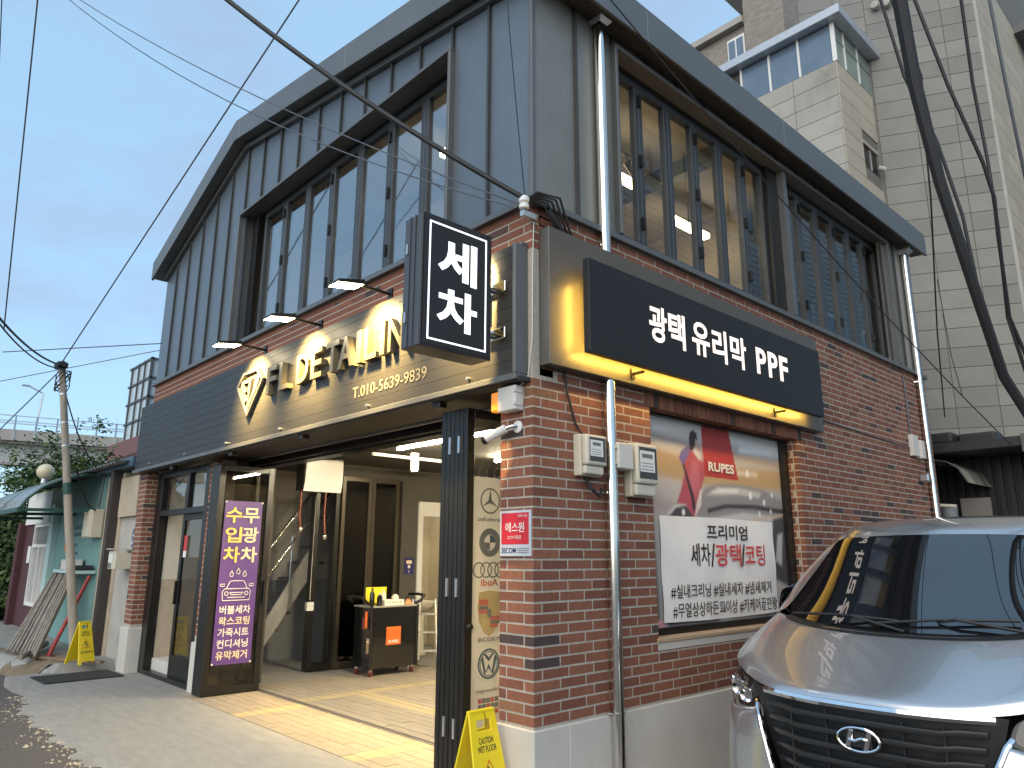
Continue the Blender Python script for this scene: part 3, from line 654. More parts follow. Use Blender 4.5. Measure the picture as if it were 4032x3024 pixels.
disc_ring(CY, .83, .105, .092, M_prb); disc_ring(CY, .83, .086, .08, M_prb)
for s in (-1, 1):
    emb([(CY+s*.05, .90), (CY+s*.032, .90), (CY-s*.0, .845), (CY+s*.0, .872)], M_prb); emb([(CY+s*.075, .868), (CY+s*.058, .885), (CY+s*.028, .772), (CY+s*.04, .757)], M_prb); emb([(CY+s*.04, .757), (CY+s*.028, .775), (CY, .83), (CY, .80)], M_prb)
rev('Volkswagen', .63, .035, .24, M_pr)
for k in range(5):
    for j in range(3): emb([(CY-.10+.04*k+.003*j, .60-.04*j), (CY-.066+.04*k+.003*j, .60-.04*j), (CY-.066+.04*k, .568-.04*j), (CY-.10+.04*k, .568-.04*j)], M_prr if (k+j) % 3 == 0 else M_pr)
for k in range(5): disc_ring(CY-.16+.08*k, 2.215, .046, .042, M_pr, n=6)

# ---- purple banner hung on the opened leaf
bn = thing('purple_banner', 'tall purple banner with cream and yellow Korean lettering and car icon', 'banner', (-5.51, .42, .34))
M_pur = mat('banner_purple', (.105, .045, .21), rough=.45, var=.12, vs=3, bump=.12, bs=6); XB = -5.505
rows = [[(XB+.006*math.sin(v*5.1)*math.sin(u*3.1), .182+.472*u, .338+1.895*v) for u in (0, .25, .5, .75, 1)] for v in [i/10 for i in range(11)]]
inn(MB().grid(rows).build('sheet', M_pur, None, smooth=True), bn); XB += .009
M_yel = mat('banner_yellow', (.85, .58, .13), rough=.5, emit=.0); M_crm = mat('banner_cream', (.80, .66, .42), rough=.5); M_wht = mat('banner_white', (.80, .74, .66), rough=.5)
for ch, y0, z0, m in (('수', .20, 1.97, M_yel), ('무', .415, 1.97, M_crm), ('입', .21, 1.735, M_yel), ('광', .42, 1.735, M_crm), ('차', .205, 1.50, M_yel), ('차', .42, 1.50, M_crm)):
    inn(text('lettering', ch, (XB, y0, z0), (0,1,0), (0,0,1), .205, .185, m, None, ext=.001, bold=.022), bn)
for i, s in enumerate(('버블세차', '왁스코팅', '가죽시트', '컨디셔닝', '유막제거')):
    inn(text('lettering', s, (XB, .222, .905-.128*i), (0,1,0), (0,0,1), .375, .098, M_wht if i in (0, 2, 3) else M_crm, None, ext=.001, bold=.014), bn)
def line_b(pts, r=.005): inn(MB().tube([(XB, y, z_) for y, z_ in pts], r, 5).build('icon_line', M_wht, None), bn)
line_b([(.245, 1.06), (.235, 1.16), (.26, 1.195), (.555, 1.195), (.58, 1.16), (.57, 1.06), (.245, 1.06)]); line_b([(.28, 1.195), (.315, 1.27), (.335, 1.285), (.48, 1.285), (.50, 1.27), (.535, 1.195)])
line_b([(.325, 1.15), (.345, 1.125), (.47, 1.125), (.49, 1.15), (.325, 1.15)]); line_b([(.30, 1.095), (.515, 1.095)]); line_b([(.205, 1.225), (.255, 1.225), (.255, 1.25), (.205, 1.25), (.205, 1.225)]); line_b([(.56, 1.225), (.61, 1.225), (.61, 1.25), (.56, 1.25), (.56, 1.225)])
for c in (.285, .53): line_b([(c+.022*math.cos(a*.785), 1.14+.022*math.sin(a*.785)) for a in range(9)])
for c, z_ in ((.33, 1.36), (.41, 1.39), (.49, 1.36)): line_b([(c, z_+.045), (c+.022, z_), (c+.014, z_-.022), (c-.014, z_-.022), (c-.022, z_), (c, z_+.045)])
for y_, z_ in ((.19, 2.22), (.645, 2.22), (.19, .35), (.645, .35)): inn(MB().cyl((XB-.004, y_, z_), (XB+.004, y_, z_), .012, 10).build('suction_cup', M_boxgrey, None), bn)

# ---- entrance: sliding glass door left of the bay
en = thing('entrance_door', 'dark framed glass entrance door with transom left of the wash bay', 'door', (-7.0, .18, 0))
def eb(name, m, *c, **k): return inn(Bx(name, m, None, *c, **k), en)
for c in ((-7.99, -7.80, .16, .26, 0, 2.74), (-6.15, -6.04, .16, .26, 0, 2.74), (-7.80, -6.15, .16, .26, 2.66, 2.74), (-7.80, -6.15, .16, .26, 2.12, 2.20), (-6.85, -6.76, .17, .25, 2.20, 2.66), (-7.80, -6.15, .16, .26, 0, .055)): eb('frame', M_black, *c, bevel=.004)
for c in ((-7.80, -6.86, .205, .213, 2.20, 2.66), (-6.755, -6.15, .205, .213, 2.20, 2.66)): eb('transom_pane', G_shop, *c)
lf3 = MB()
for c in ((-7.02, -6.94, .225, .265, .056, 2.115), (-6.23, -6.155, .225, .265, .056, 2.115), (-6.94, -6.23, .225, .265, .056, .32), (-6.94, -6.23, .225, .265, 2.04, 2.115)): lf3.box(*c)
lf3 = inn(lf3.build('leaf_frame', M_black, None, bevel=.003), en); p = Bx('pane', G_dark, lf3, -6.944, -6.226, .24, .248, .316, 2.044)
Bx('door_handle', M_black, lf3, -7.0, -6.975, .19, .224, .95, 1.25, bevel=.005)
eb('step', M_plinth, -7.80, -7.03, .27, .60, .0, .20)
wn = thing('notice_sticker', 'small red and white security sticker on the entrance glass', 'sticker', (-6.8, .22, 1.7))
inn(Bx('print', mat('sticker_red', (.55, .03, .03), rough=.4), None, -6.88, -6.77, .2215, .2225, 1.64, 1.84), wn); inn(Bx('print', M_white, None, -6.88, -6.77, .2215, .2225, 1.555, 1.638), wn)
# ================================================================== poster window and banner on the right wall
po = thing('poster', 'large car care advertising poster with red block filling the brick window recess', 'poster', (-.16, 2.5, 1.0))
def pp(name, m, *c, **k): return inn(Bx(name, m, None, *c, **k), po)
for c in ((-.168, -.11, 3.66, 3.774, 1.0, 2.75), (-.168, -.11, 1.301, 3.66, 2.735, 2.75), (-.168, -.11, 1.301, 3.66, 1.0, 1.05)): pp('frame', M_black, *c)
XP = -.155
def sd_poly(p, poly):                    # signed distance to an outline (negative inside)
    x, y = p; best = 1e9; ins = False; n = len(poly)
    for i in range(n):
        (x0, y0), (x1, y1) = poly[i], poly[(i+1) % n]; ex, ey = x1-x0, y1-y0; t = max(0, min(1, ((x-x0)*ex+(y-y0)*ey)/(ex*ex+ey*ey+1e-12)))
        best = min(best, math.hypot(x-x0-t*ex, y-y0-t*ey))
        if (y0 > y) != (y1 > y) and x < (x1-x0)*(y-y0)/(y1-y0)+x0: ins = not ins
    return -best if ins else best
SHAPES = [   # outline (along the wall, height), colour, softness of the printed edge
 ([(1.2, 2.26), (2.25, 2.20), (3.7, 2.24), (3.7, 2.43), (2.4, 2.38), (1.2, 2.50)], (.46, .32, .17), .05),
 ([(1.2, 2.56), (2.2, 2.50), (3.7, 2.46), (3.7, 2.52), (2.2, 2.56), (1.2, 2.62)], (.33, .28, .26), .05),
 ([(1.55, 2.62), (2.2, 2.67), (3.7, 2.56), (3.7, 2.66), (2.2, 2.72), (1.5, 2.70)], (.66, .66, .64), .04),
 ([(2.9, 2.55), (3.5, 2.57), (3.5, 2.62), (2.9, 2.60)], (.72, .74, .74), .03),
 ([(2.75, 2.33), (3.2, 2.34), (3.2, 2.38), (2.75, 2.38)], (.62, .55, .46), .03),
 ([(1.45, 1.9), (1.40, 2.2), (1.62, 2.05), (1.9, 2.0)], (.36, .31, .30), .10),
 ([(2.12, 1.9), (2.2, 2.12), (2.3, 2.19), (2.55, 2.235), (2.95, 2.245), (3.3, 2.22), (3.7, 2.12), (3.7, 1.9)], (.27, .26, .265), .025),
 ([(2.30, 2.12), (2.5, 2.20), (2.9, 2.215), (3.25, 2.19), (3.2, 2.14), (2.8, 2.15), (2.5, 2.13)], (.52, .52, .52), .025),
 ([(2.36, 2.145), (2.5, 2.19), (2.85, 2.205), (2.83, 2.165), (2.55, 2.15)], (.70, .70, .69), .012),
 ([(2.3, 2.00), (2.6, 2.055), (3.1, 2.07), (3.7, 2.05), (3.7, 2.0), (3.1, 2.03), (2.6, 2.015), (2.3, 1.96)], (.05, .045, .05), .014),
 ([(2.35, 1.92), (2.9, 1.99), (3.7, 1.97), (3.7, 1.93), (2.5, 1.90)], (.55, .53, .52), .02),
 ([(2.95, 1.92), (3.7, 2.01), (3.7, 1.985), (3.0, 1.905)], (.60, .44, .33), .012),
 ([(3.35, 1.4), (3.45, 1.95), (3.7, 1.99), (3.7, 1.3)], (.07, .065, .07), .03),
 ([(3.45, 1.55), (3.52, 1.8), (3.62, 1.82), (3.56, 1.5)], (.45, .45, .46), .02),
 ([(1.2, 1.05), (1.54, 1.05), (1.53, 1.35), (1.50, 1.95), (1.44, 1.95), (1.38, 1.4), (1.2, 1.3)], (.09, .08, .075), .03),
 ([(1.2, 1.05), (1.62, 1.05), (1.58, 1.10), (1.2, 1.13)], (.62, .28, .31), .02),
 ([(1.64, 1.05), (2.4, 1.05), (2.4, 1.09), (1.64, 1.09)], (.12, .10, .11), .02),
 ([(1.70, 1.90), (1.78, 1.99), (1.92, 2.03), (2.05, 1.98), (2.10, 1.90)], (.07, .06, .065), .016),
 ([(1.70, 1.94), (1.80, 2.01), (1.95, 2.035), (1.97, 2.015), (1.82, 1.985), (1.73, 1.92)], (.55, .54, .54), .010),
 ([(1.98, 2.30), (1.905, 2.42), (1.96, 2.47), (2.10, 2.52), (2.20, 2.49), (2.27, 2.44), (2.31, 2.34), (2.28, 2.28), (2.22, 2.17), (2.20, 2.10), (2.16, 1.97), (2.08, 1.92), (1.97, 2.02), (1.84, 2.025), (1.91, 2.15)], (.43, .085, .12), .014),
 ([(2.02, 2.20), (2.10, 2.40), (2.2, 2.42), (2.2, 2.2), (2.1, 2.08)], (.52, .15, .19), .05),
 ([(2.10, 1.93), (2.20, 2.02), (2.23, 2.16), (2.20, 2.16), (2.13, 2.03)], (.66, .60, .58), .010),
 ([(1.90, 2.41), (1.935, 2.475), (2.05, 2.54), (2.075, 2.49), (2.02, 2.42), (1.945, 2.35)], (.16, .14, .34), .010),
 ([(2.105, 2.50), (2.16, 2.53), (2.22, 2.49), (2.26, 2.41), (2.19, 2.43)], (.60, .60, .61), .010),
 ([(2.14, 2.52), (2.15, 2.60), (2.195, 2.59), (2.205, 2.54), (2.19, 2.50)], (.48, .34, .27), .008),
 ([(2.07, 2.50), (2.065, 2.60), (2.085, 2.655), (2.13, 2.68), (2.18, 2.665), (2.20, 2.615), (2.185, 2.585), (2.165, 2.60), (2.155, 2.545), (2.13, 2.51), (2.10, 2.49)], (.040, .030, .028), .008),
 ([(1.945, 2.36), (1.968, 2.37), (2.10, 2.10), (2.115, 1.97), (2.075, 1.97), (2.055, 2.08)], (.035, .03, .032), .007),
] + [([(y_+r_*math.cos(a*.785), z_+1.35*r_*math.sin(a*.785)) for a in range(8)], (.80, .80, .79), .008) for y_, z_, r_ in ((3.02, 2.36, .028), (3.05, 2.155, .03), (3.3, 2.10, .022), (3.2, 1.99, .02), (3.42, 2.02, .018), (1.93, 1.955, .022), (3.46, 2.18, .02))] + [
 ([(2.262, 2.75), (2.725, 2.75), (2.85, 2.285), (2.285, 2.28)], (.40, .042, .036), .003)]
NU, NV = 150, 110; rows = []; cols = []
for j in range(NV+1):
    r = []
    for i in range(NU+1):
        y_, z_ = 1.301+(3.66-1.301)*i/NU, 1.05+(2.735-1.05)*j/NV
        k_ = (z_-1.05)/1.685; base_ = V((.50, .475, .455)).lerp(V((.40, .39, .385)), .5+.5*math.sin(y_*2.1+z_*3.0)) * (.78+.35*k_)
        for poly, c_, so_ in SHAPES:
            if min(p[0] for p in poly)-3*so_ < y_ < max(p[0] for p in poly)+3*so_ and min(p[1] for p in poly)-3*so_ < z_ < max(p[1] for p in poly)+3*so_:
                s_ = sd_poly((y_, z_), poly); t_ = 1/(1+math.exp(max(-40, min(40, s_/so_*4)))); base_ = base_.lerp(V(c_), t_)
        r.append((XP+.003*math.sin(y_*4.3)*math.sin(z_*3.1), y_, z_)); cols.append((*base_, 1))
    rows.append(r)
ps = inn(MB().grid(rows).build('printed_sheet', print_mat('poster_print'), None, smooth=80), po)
at_ = ps.data.color_attributes.new('print_colour', 'FLOAT_COLOR', 'POINT')
for i, c_ in enumerate(cols): at_.data[i].color = c_
inn(text('print', 'RUPES', (XP+.005, 2.345, 2.335), (0,1,.0), (-.0,0,1), .43, .085, M_white, None, ext=.001, bold=.03), po)
for y_, z_ in ((1.6, 2.72), (2.45, 2.72), (3.63, 2.70)): inn(MB().cyl((XP, y_, z_), (XP+.006, y_, z_), .011, 10).build('eyelet', M_galv, None), po)
Bx('window_ledge', mat('ledge_wood', (.40, .29, .19), rough=.7, var=.2, stretch=(1, .3, 1), vs=20), shop, -.165, .012, 1.28, 3.80, .968, .998, bevel=.004)
Bx('ledge_bed', M_plinth, shop, -.10, .003, 1.29, 3.79, .915, .967)
wb = thing('white_banner', 'white cloth banner with black and red Korean lettering below the poster picture', 'banner', (-.14, 2.5, 1.1))
M_cloth = mat('banner_cloth', (.80, .78, .76), rough=.8, var=.05, vs=3, bump=.35, bs=5)
rows = [[(-.143+.008*math.sin(u*9+v*4)*math.sin(v*7+1)+.004*math.sin(u*23), 1.575+1.83*u, 1.085+.83*v+.012*math.sin(u*3.14)*(-1 if v < .5 else .6)) for u in [i/24 for i in range(25)]] for v in [i/14 for i in range(15)]]
inn(MB().grid(rows).build('sheet', M_cloth, None, smooth=True), wb)
M_bk = mat('print_black', (.02, .02, .022), rough=.6); M_rd = mat('banner_red', (.60, .075, .08), rough=.6); XW = -.132
def wt(s, y0, y1, z0, z1, m, bold=.012): inn(text('lettering', s, (XW, y0, z0), (0,1,0), (0,0,1), y1-y0, z1-z0, m, None, ext=.0008, bold=bold), wb)
wt('프리미엄', 2.235, 2.905, 1.735, 1.865, M_bk); wt('세차', 1.975, 2.27, 1.51, 1.70, M_bk); wt('/', 2.275, 2.345, 1.505, 1.70, M_bk); wt('광택', 2.35, 2.775, 1.51, 1.70, M_rd); wt('/', 2.775, 2.845, 1.505, 1.70, M_bk); wt('코팅', 2.845, 3.20, 1.51, 1.70, M_rd)
wt('#실내크리닝 #실내세차 #냄새제거', 1.67, 3.275, 1.262, 1.372, M_bk, .004); wt('#무얼상상하든그이상 #카케어끝판왕', 1.685, 3.365, 1.112, 1.225, M_bk, .004)

# ================================================================== small things on the brick corner
am = thing('alarm_box', 'grey alarm box with amber lamp under the end of the long sign', 'alarm', (-.2, -.04, 2.64))
inn(Bx('box', M_boxgrey, None, -.265, -.085, -.085, -.001, 2.555, 2.725, bevel=.006), am)
inn(Bx('amber_lamp', mat('amber', (.85, .26, .02), rough=.15, emit=.25, ecol=(1, .32, .02)), None, -.345, -.268, -.075, -.01, 2.565, 2.705, bevel=.014, seg=2), am)
for zz in (2.585, 2.675): inn(Bx('latch', M_boxgrey, None, -.098, -.080, -.093, -.02, zz, zz+.025), am)
cc = thing('security_camera', 'small white bullet security camera on the brick corner pier', 'camera', (-.14, 0, 2.45))
MB().lathe([(.0, 0), (.042, -.001), (.042, -.012), (.02, -.018)], (0, 0, 0), 16, 'y').build('base', M_white, cc, smooth=True)
MB().tube([(0, -.015, 0), (-.015, -.05, .0), (-.04, -.07, -.01), (-.06, -.075, -.02)], .013, 8).build('arm', M_steel, cc, smooth=True)
MB().cyl((-.05, -.07, -.012), (-.20, -.115, -.075), .030, 16).build('body', M_white, cc, bevel=.004, smooth=True); MB().cyl((-.198, -.1145, -.074), (-.222, -.122, -.085), .033, 16).build('lens_hood', M_black, cc, smooth=True)
st_ = thing('security_plate', 'red and white security company plate screwed to the brick corner pier', 'plate', (-.16, -.01, 1.6))
def sb(name, m, *c): return inn(Bx(name, m, None, *c), st_)
sb('plate', mat('plate_silver', (.50, .53, .58), rough=.35), -.308, -.012, -.012, -.001, 1.592, 1.888); sb('red_field', mat('plate_red', (.56, .018, .03), rough=.4), -.293, -.030, -.0135, -.0125, 1.668, 1.872)
inn(text('print', '에스원', (-.252, -.014, 1.745), (1,0,0), (0,0,1), .18, .065, M_white, None, ext=.0008, bold=.01), st_); inn(text('print', 'CCTV 작동중', (-.23, -.014, 1.70), (1,0,0), (0,0,1), .13, .025, M_white, None, ext=.0008), st_)
inn(text('print', '언제나 안심', (-.13, -.014, 1.842), (1,0,0), (0,0,1), .085, .018, M_white, None, ext=.0008), st_)
inn(text('print', 'SECOM', (-.292, -.013, 1.612), (1,0,0), (0,0,1), .14, .035, mat('print_navy', (.02, .045, .15), rough=.4), None, ext=.0008, bold=.012), st_)
for j in range(3): sb('print', M_pr, -.14, -.03, -.0132, -.0122, 1.612+.013*j, 1.617+.013*j)

# ---- meters, boxes and down pipes on the right wall
def meter(y0, y1, z0, z1, label):
    t = thing('electric_meter', label, 'meter', (0, (y0+y1)/2, z0), group='electric meters on the brick wall'); w2 = (y1-y0)/2; h = z1-z0
    Bx('back_box', M_cream, t, .001, .07, -w2, w2, -.01, h+.005, bevel=.012, seg=2)
    Bx('front_cover', M_cream, t, .07, .125, -w2+.008, w2-.004, .22*h, h, bevel=.02, seg=3, smooth=True); Bx('lower_cover', M_cream, t, .07, .108, -w2+.012, w2-.02, 0, .215*h, bevel=.014, seg=2)
    Bx('display_glass', mat('meter_glass', (.07, .072, .07), rough=.12), t, .1245, .127, -w2+.035, w2-.022, .32*h, .93*h, bevel=.0008)
    Bx('dial_plate', M_white, t, .127, .1285, -w2+.042, w2-.05, .45*h, .86*h); Bx('lcd', mat('lcd', (.16, .18, .15), rough=.3), t, .1285, .1292, -w2+.065, w2-.075, .72*h, .80*h)
    for j in range(3): Bx('print', M_pr, t, .1285, .129, -w2+.055, w2-.07, (.49+.06*j)*h, (.505+.06*j)*h)
meter(.39, .615, 2.145, 2.42, 'cream electric meter left of the steel pipe'); meter(.945, 1.215, 2.03, 2.415, 'larger cream electric meter between the pipe and the poster')
jb = thing('junction_box', 'small white junction box just right of the steel pipe', 'box', (0, .83, 2.2))
inn(Bx('box', M_boxgrey, None, .001, .085, .745, .925, 2.205, 2.40, bevel=.006), jb); inn(Bx('lid', M_boxgrey, None, .086, .118, .748, .922, 2.208, 2.398, bevel=.008), jb)
for zz in (2.235, 2.35): inn(Bx('latch', M_boxgrey, None, .07, .112, .735, .747, zz, zz+.025), jb)
dp = thing('down_pipe', 'polished steel rain pipe running down near the brick corner', 'pipe', (.048, .745, 0), group='steel rain pipes of the shop')
def pipe_tree(par, joints, zbot, ztop, hop):
    MB().cyl((0, 0, zbot), (0, 0, ztop), .045, 20).build('pipe', M_steel, par, smooth=True)
    for zz in joints:
        MB().cyl((0, 0, zz), (0, 0, zz+.014), .0485, 20).build('collar', M_steel, par, smooth=True); MB().bar((-.08, -.07, zz+.007), (0, -.05, zz+.007), .014, .014).build('clamp', M_steel, par)
    mb = MB(); mb.box(-.08, .11, -.09, .09, hop, hop+.18); mb.add([(-.08,-.09,hop),(.11,-.09,hop),(.11,.09,hop),(-.08,.09,hop),(-.05,-.05,hop-.06),(.05,-.05,hop-.06),(.05,.05,hop-.06),(-.05,.05,hop-.06)], [(0,1,5,4),(1,2,6,5),(2,3,7,6),(3,0,4,7)])
    mb.build('rain_hopper', M_galv, par, bevel=.004); MB().lathe([(.055, .111), (.055, .114), (.045, .114), (.045, .111)], (0, 0, hop+.09), 20, 'x').build('hopper_ring', M_steel, par)
pipe_tree(dp, (.20, .56, 2.03, 3.93), .02, 5.98, 5.98)
d2 = thing('down_pipe', 'polished steel rain pipe at the far end of the brick wall', 'pipe', (.048, 7.50, 0), group='steel rain pipes of the shop'); pipe_tree(d2, (1.9, 3.95), .02, 5.92, 5.90)
jb2 = thing('junction_box', 'two stacked grey boxes beside the far steel rain pipe', 'box', (0, 7.1, 2.9))
inn(Bx('box', M_boxgrey, None, .001, .06, 6.93, 7.13, 2.88, 3.16, bevel=.004), jb2); inn(Bx('box', M_boxgrey, None, .001, .09, 7.14, 7.26, 2.86, 3.10, bevel=.004), jb2); inn(Bx('spout', M_galv, None, .001, .12, 7.15, 7.27, 2.55, 2.66, bevel=.02), jb2)
cn = MB().tube([(.012, 4.22, 3.04), (.012, 6.92, 2.98)], .007, 6); tag(cn.build('conduit', M_wire), 'thin conduit running level along the far brick wall', 'conduit')
cn = MB().tube([(.012, 7.0, 3.17), (.012, 7.0, 3.98)], .01, 6); tag(cn.build('conduit', M_wire), 'thin upright conduit above the two grey boxes', 'conduit')
cn = MB().tube([(.012, .30, 2.86), (.014, .33, 2.70), (.02, .40, 2.50), (.03, .46, 2.42)], .009, 6); tag(cn.build('meter_cable', M_cable), 'black cable coming down to the top of the cream meter left of the pipe', 'cable'); cn = MB().tube([(.012, .50, 2.14), (.05, .52, 2.05), (.06, .60, 2.0), (.03, .66, 2.06)], .012, 6); tag(cn.build('meter_cable', M_cable), 'black cable loop under the cream meter left of the pipe', 'cable')
# service cable head at the corner
ins = thing('cable_insulator', 'white insulator and bundled black service cables at the brick corner', 'insulator', (.03, -.08, 4.0))
MB().lathe([(.012, -.06), (.035, -.05), (.035, -.02), (.02, -.01), (.038, 0), (.038, .03), (.02, .045)], (0, -.03, .02), 16).build('insulator', M_white, ins, smooth=True)
Bx('bracket', M_galv, ins, -.02, .02, -.05, .075, -.09, -.05)
for a in range(5):
    MB().tube([(0, -.03, .03), (.03+.01*a, .03, .04+.012*a), (.05+.02*a, .12+.02*a, .02+.015*a), (.045, .20+.05*a, -.06-.01*a), (.04, .26+.055*a, -.16)], .009, 6).build('service_cable', M_cable, ins, smooth=True)
MB().tube([(.05, .16, .0), (.055, .24, -.07), (.05, .30, -.12)], .026, 8).build('splice_sleeve', M_cable, ins, smooth=True)
MB().tube([(.0, .065, -.1), (-.015, .066, -.45), (-.02, .066, -.95), (-.06, .06, -1.24), (-.12, .05, -1.27)], .0035, 6).build('drop_wire', M_boxgrey, ins)

# ================================================================== things inside the wash bay
M_tube = mat('led_tube', (1, .95, .8), emit=280, ecol=(1, .85, .58))
TUBES = [((-4.16, 1.74), (-3.2, 1.74), 'level with the folding doors, left'), ((-2.9, 1.74), (-1.9, 1.74), 'level with the folding doors, right'), ((-4.2, 3.4), (-3.2, 3.4), 'deep in the bay, left'), ((-2.6, 3.4), (-1.6, 3.4), 'deep in the bay, right')]
for (a, b, s) in TUBES:
    t = thing('ceiling_tube', 'lit ceiling tube light ' + s, 'lamp', ((a[0]+b[0])/2, a[1], 2.90), group='tube lights on the bay ceiling'); h = (b[0]-a[0])/2
    MB().cyl((-h, 0, -.02), (h, 0, -.02), .018, 10).build('tube', M_tube, t, smooth=True); Bx('housing', M_white, t, -h, h, -.02, .02, 0, .028)
rl = Bx('track_rail', M_white, None, -4.79, -4.755, 1.75, 2.95, 2.86, 2.90); tag(rl, 'white lighting track fixed to the dark bay ceiling', 'track')
sl = thing('spotlight', 'white box spotlight hanging from the ceiling track', 'lamp', (-4.09, 1.95, 2.62)); Bx('housing', mat('spot_housing', (.16, .15, .14), rough=.5), sl, -.04, .04, -.04, .04, 0, .22, bevel=.005)
MB().cyl((0, 0, -.004), (0, 0, .0), .032, 14).build('lens', mat('spot_lens', (.9, .95, 1), emit=25, ecol=(.9, .95, 1)), sl)
wx_ = thing('winch_box', 'white hose reel cabinet hung high beside the stair opening', 'cabinet', (-5.72, 1.53, 2.45))
inn(MB().prism([(1.26, 2.55), (1.24, 2.42), (1.80, 2.42), (1.82, 2.56), (1.82, 2.88), (1.27, 2.83)], rx, -5.62, -5.602).build('front_plate', M_white, None), wx_)
inn(Bx('cabinet', M_gray, None, -5.85, -5.621, 1.25, 1.82, 2.43, 2.88, bevel=.01), wx_)
for y_, c_ in ((1.24, 1.95), (1.60, 1.86)):
    inn(MB().tube([(-5.65, y_, 2.43), (-5.65, y_, 2.25), (-5.64, y_-.01, 2.1), (-5.65, y_+.02, c_)], .011, 6).build('hose', mat('orange_hose', (.30, .07, .03), rough=.5) if y_ < 1.5 else MATS['orange_hose'], None, smooth=True), wx_)
    inn(MB().lathe([(.012, -.05), (.03, -.03), (.032, 0), (.018, .03)], (-5.65, y_+.02, c_-.02), 12).build('hose_end', M_steel, None, smooth=True), wx_)
pc_ = MB().tube([(-5.95, 1.62, 2.4), (-5.95, 1.62, 1.0)], .004, 5); pc_.box(-5.98, -5.92, 1.57, 1.67, .86, .97); tag(pc_.build('pull_cord', M_boxgrey), 'thin pull cord with a small grey switch box at its end', 'cord')
# folded inner partition
ip = thing('folding_partition', 'dark glazed folding partition inside the bay behind the black trolley', 'partition', (-6.38, 2.7, 0))
for a, b in ((2.27, 2.785), (2.79, 3.29)): door_leaf(ip, -6.385, a, b, .02, 2.75, s=.06, pane=G_dark, fm=mat('bronze_frame', (.085, .07, .05), rough=.35, metal=.5))
inn(Bx('backing', M_black, None, -6.419, -6.41, 2.28, 3.38, .02, 2.74), ip)
for i in range(3): door_leaf(ip, -6.5+.05*i, 1.86, 2.24, .02, 2.6, s=.06)
nt_ = thing('service_notice', 'small blue notice with pale drawing beside the washroom doorway', 'notice', (-6.41, 3.55, 1.3))
inn(Bx('plate', mat('notice_blue', (.03, .03, .14), rough=.4), None, -6.419, -6.412, 3.465, 3.64, 1.30, 1.55), nt_); inn(Bx('print', M_crm, None, -6.4118, -6.4112, 3.50, 3.605, 1.46, 1.51), nt_); inn(Bx('print', M_white, None, -6.4118, -6.4112, 3.53, 3.575, 1.39, 1.44), nt_); inn(Bx('print', M_crm, None, -6.4118, -6.4112, 3.545, 3.56, 1.32, 1.36), nt_)
# black trolley
tr = thing('service_trolley', 'black wheeled service trolley with square orange label inside the bay', 'trolley', (-5.66, 2.66, 0))
M_gloss = mat('trolley_gloss', (.010, .010, .010), rough=.10, var=.1, coat=.5)
def tb(name, m, *c, **k): return inn(Bx(name, m, None, *c, **k), tr)
tb('cabinet', M_gloss, -5.90, -5.452, 2.30, 3.03, .10, .885, bevel=.006); tb('tray', mat('tray_grey', (.30, .28, .24), rough=.4), -5.92, -5.44, 2.29, 3.04, .886, .91, bevel=.004)
for y_ in (2.285, 3.045): inn(MB().cyl((-5.445, y_, .09), (-5.445, y_, .91), .02, 12).build('post', M_black, None, smooth=True), tr)
for s, y_ in ((-1, 2.30), (1, 3.03)): inn(MB().tube([(-5.47, y_, .93), (-5.47, y_+s*.08, .96), (-5.48, y_+s*.15, 1.03), (-5.66, y_+s*.16, 1.04), (-5.86, y_+s*.15, 1.03), (-5.88, y_+s*.06, .95)], .02, 10).build('push_handle', M_black, None, smooth=True), tr)
tb('label_plate', mat('label_orange', (.72, .15, .03), rough=.35), -5.4515, -5.4495, 2.535, 2.775, .392, .63); inn(text('label_print', 'RUPES', (-5.4493, 2.575, .415), (0,1,0), (0,0,1), .165, .04, M_white, None, ext=.0006, bold=.02), tr)
for x in (-5.85, -5.50):
    for y_ in (2.33, 3.0):
        w_ = inn(MB().cyl((x, y_-.014, .04), (x, y_+.014, .04), .04, 14).build('castor_wheel', mat('castor_red', (.16, .03, .025), rough=.5), None, smooth=True), tr); inn(Bx('castor_fork', M_steel, None, x-.018, x+.018, y_-.02, y_+.02, .05, .10), tr)
inn(MB().add([(-5.446, 2.275, .50), (-5.446, 2.225, .46), (-5.446, 2.275, .42)], [(0,1,2)]).build('corner_marker', M_white, None), tr)
def bottle(x, y_, r, h, m, cap, label, spray=False):
    t = thing('bottle', label, 'bottle', (x, y_, .911), group='bottles on the trolley')
    MB().lathe([(r*.9, 0), (r, .01), (r, h*.68), (r*.45, h*.82), (r*.35, h*.86)], (0, 0, 0), 14).build('body', m, t, smooth=True); MB().cyl((0, 0, h*.86), (0, 0, h), r*.4, 10).build('cap', cap, t)
    if spray: Bx('spray_head', cap, t, -.02, .02, -.06, .03, h*.97, h*1.12, bevel=.006)
bottle(-5.53, 2.335, .035, .24, M_gloss, M_black, 'tall black bottle at the left end of the trolley tray'); bottle(-5.49, 2.43, .038, .17, M_gloss, M_white, 'short black bottle with white cap on the trolley tray')
bottle(-5.55, 2.53, .035, .21, mat('bottle_white', (.75, .72, .62), rough=.4), MATS['bottle_white'], 'slim pale squeeze bottle on the trolley tray'); bottle(-5.54, 2.72, .05, .17, MATS['bottle_white'], M_black, 'white jug with black spray head on the trolley tray', True)
bk = thing('tray_basket', 'white plastic basket on the trolley tray', 'basket', (-5.55, 2.66, .911))
for c in ((-.09, .09, -.16, .16, 0, .006), (-.09, -.084, -.16, .16, .006, .075), (.084, .09, -.16, .16, .006, .075), (-.084, .084, -.16, -.154, .006, .075), (-.084, .084, .154, .16, .006, .075)): Bx('basket_side', MATS['bottle_white'], bk, *c)
for j in range(6): Bx('slot', M_pr, bk, .0901, .0906, -.13+.045*j, -.11+.045*j, .03, .05)
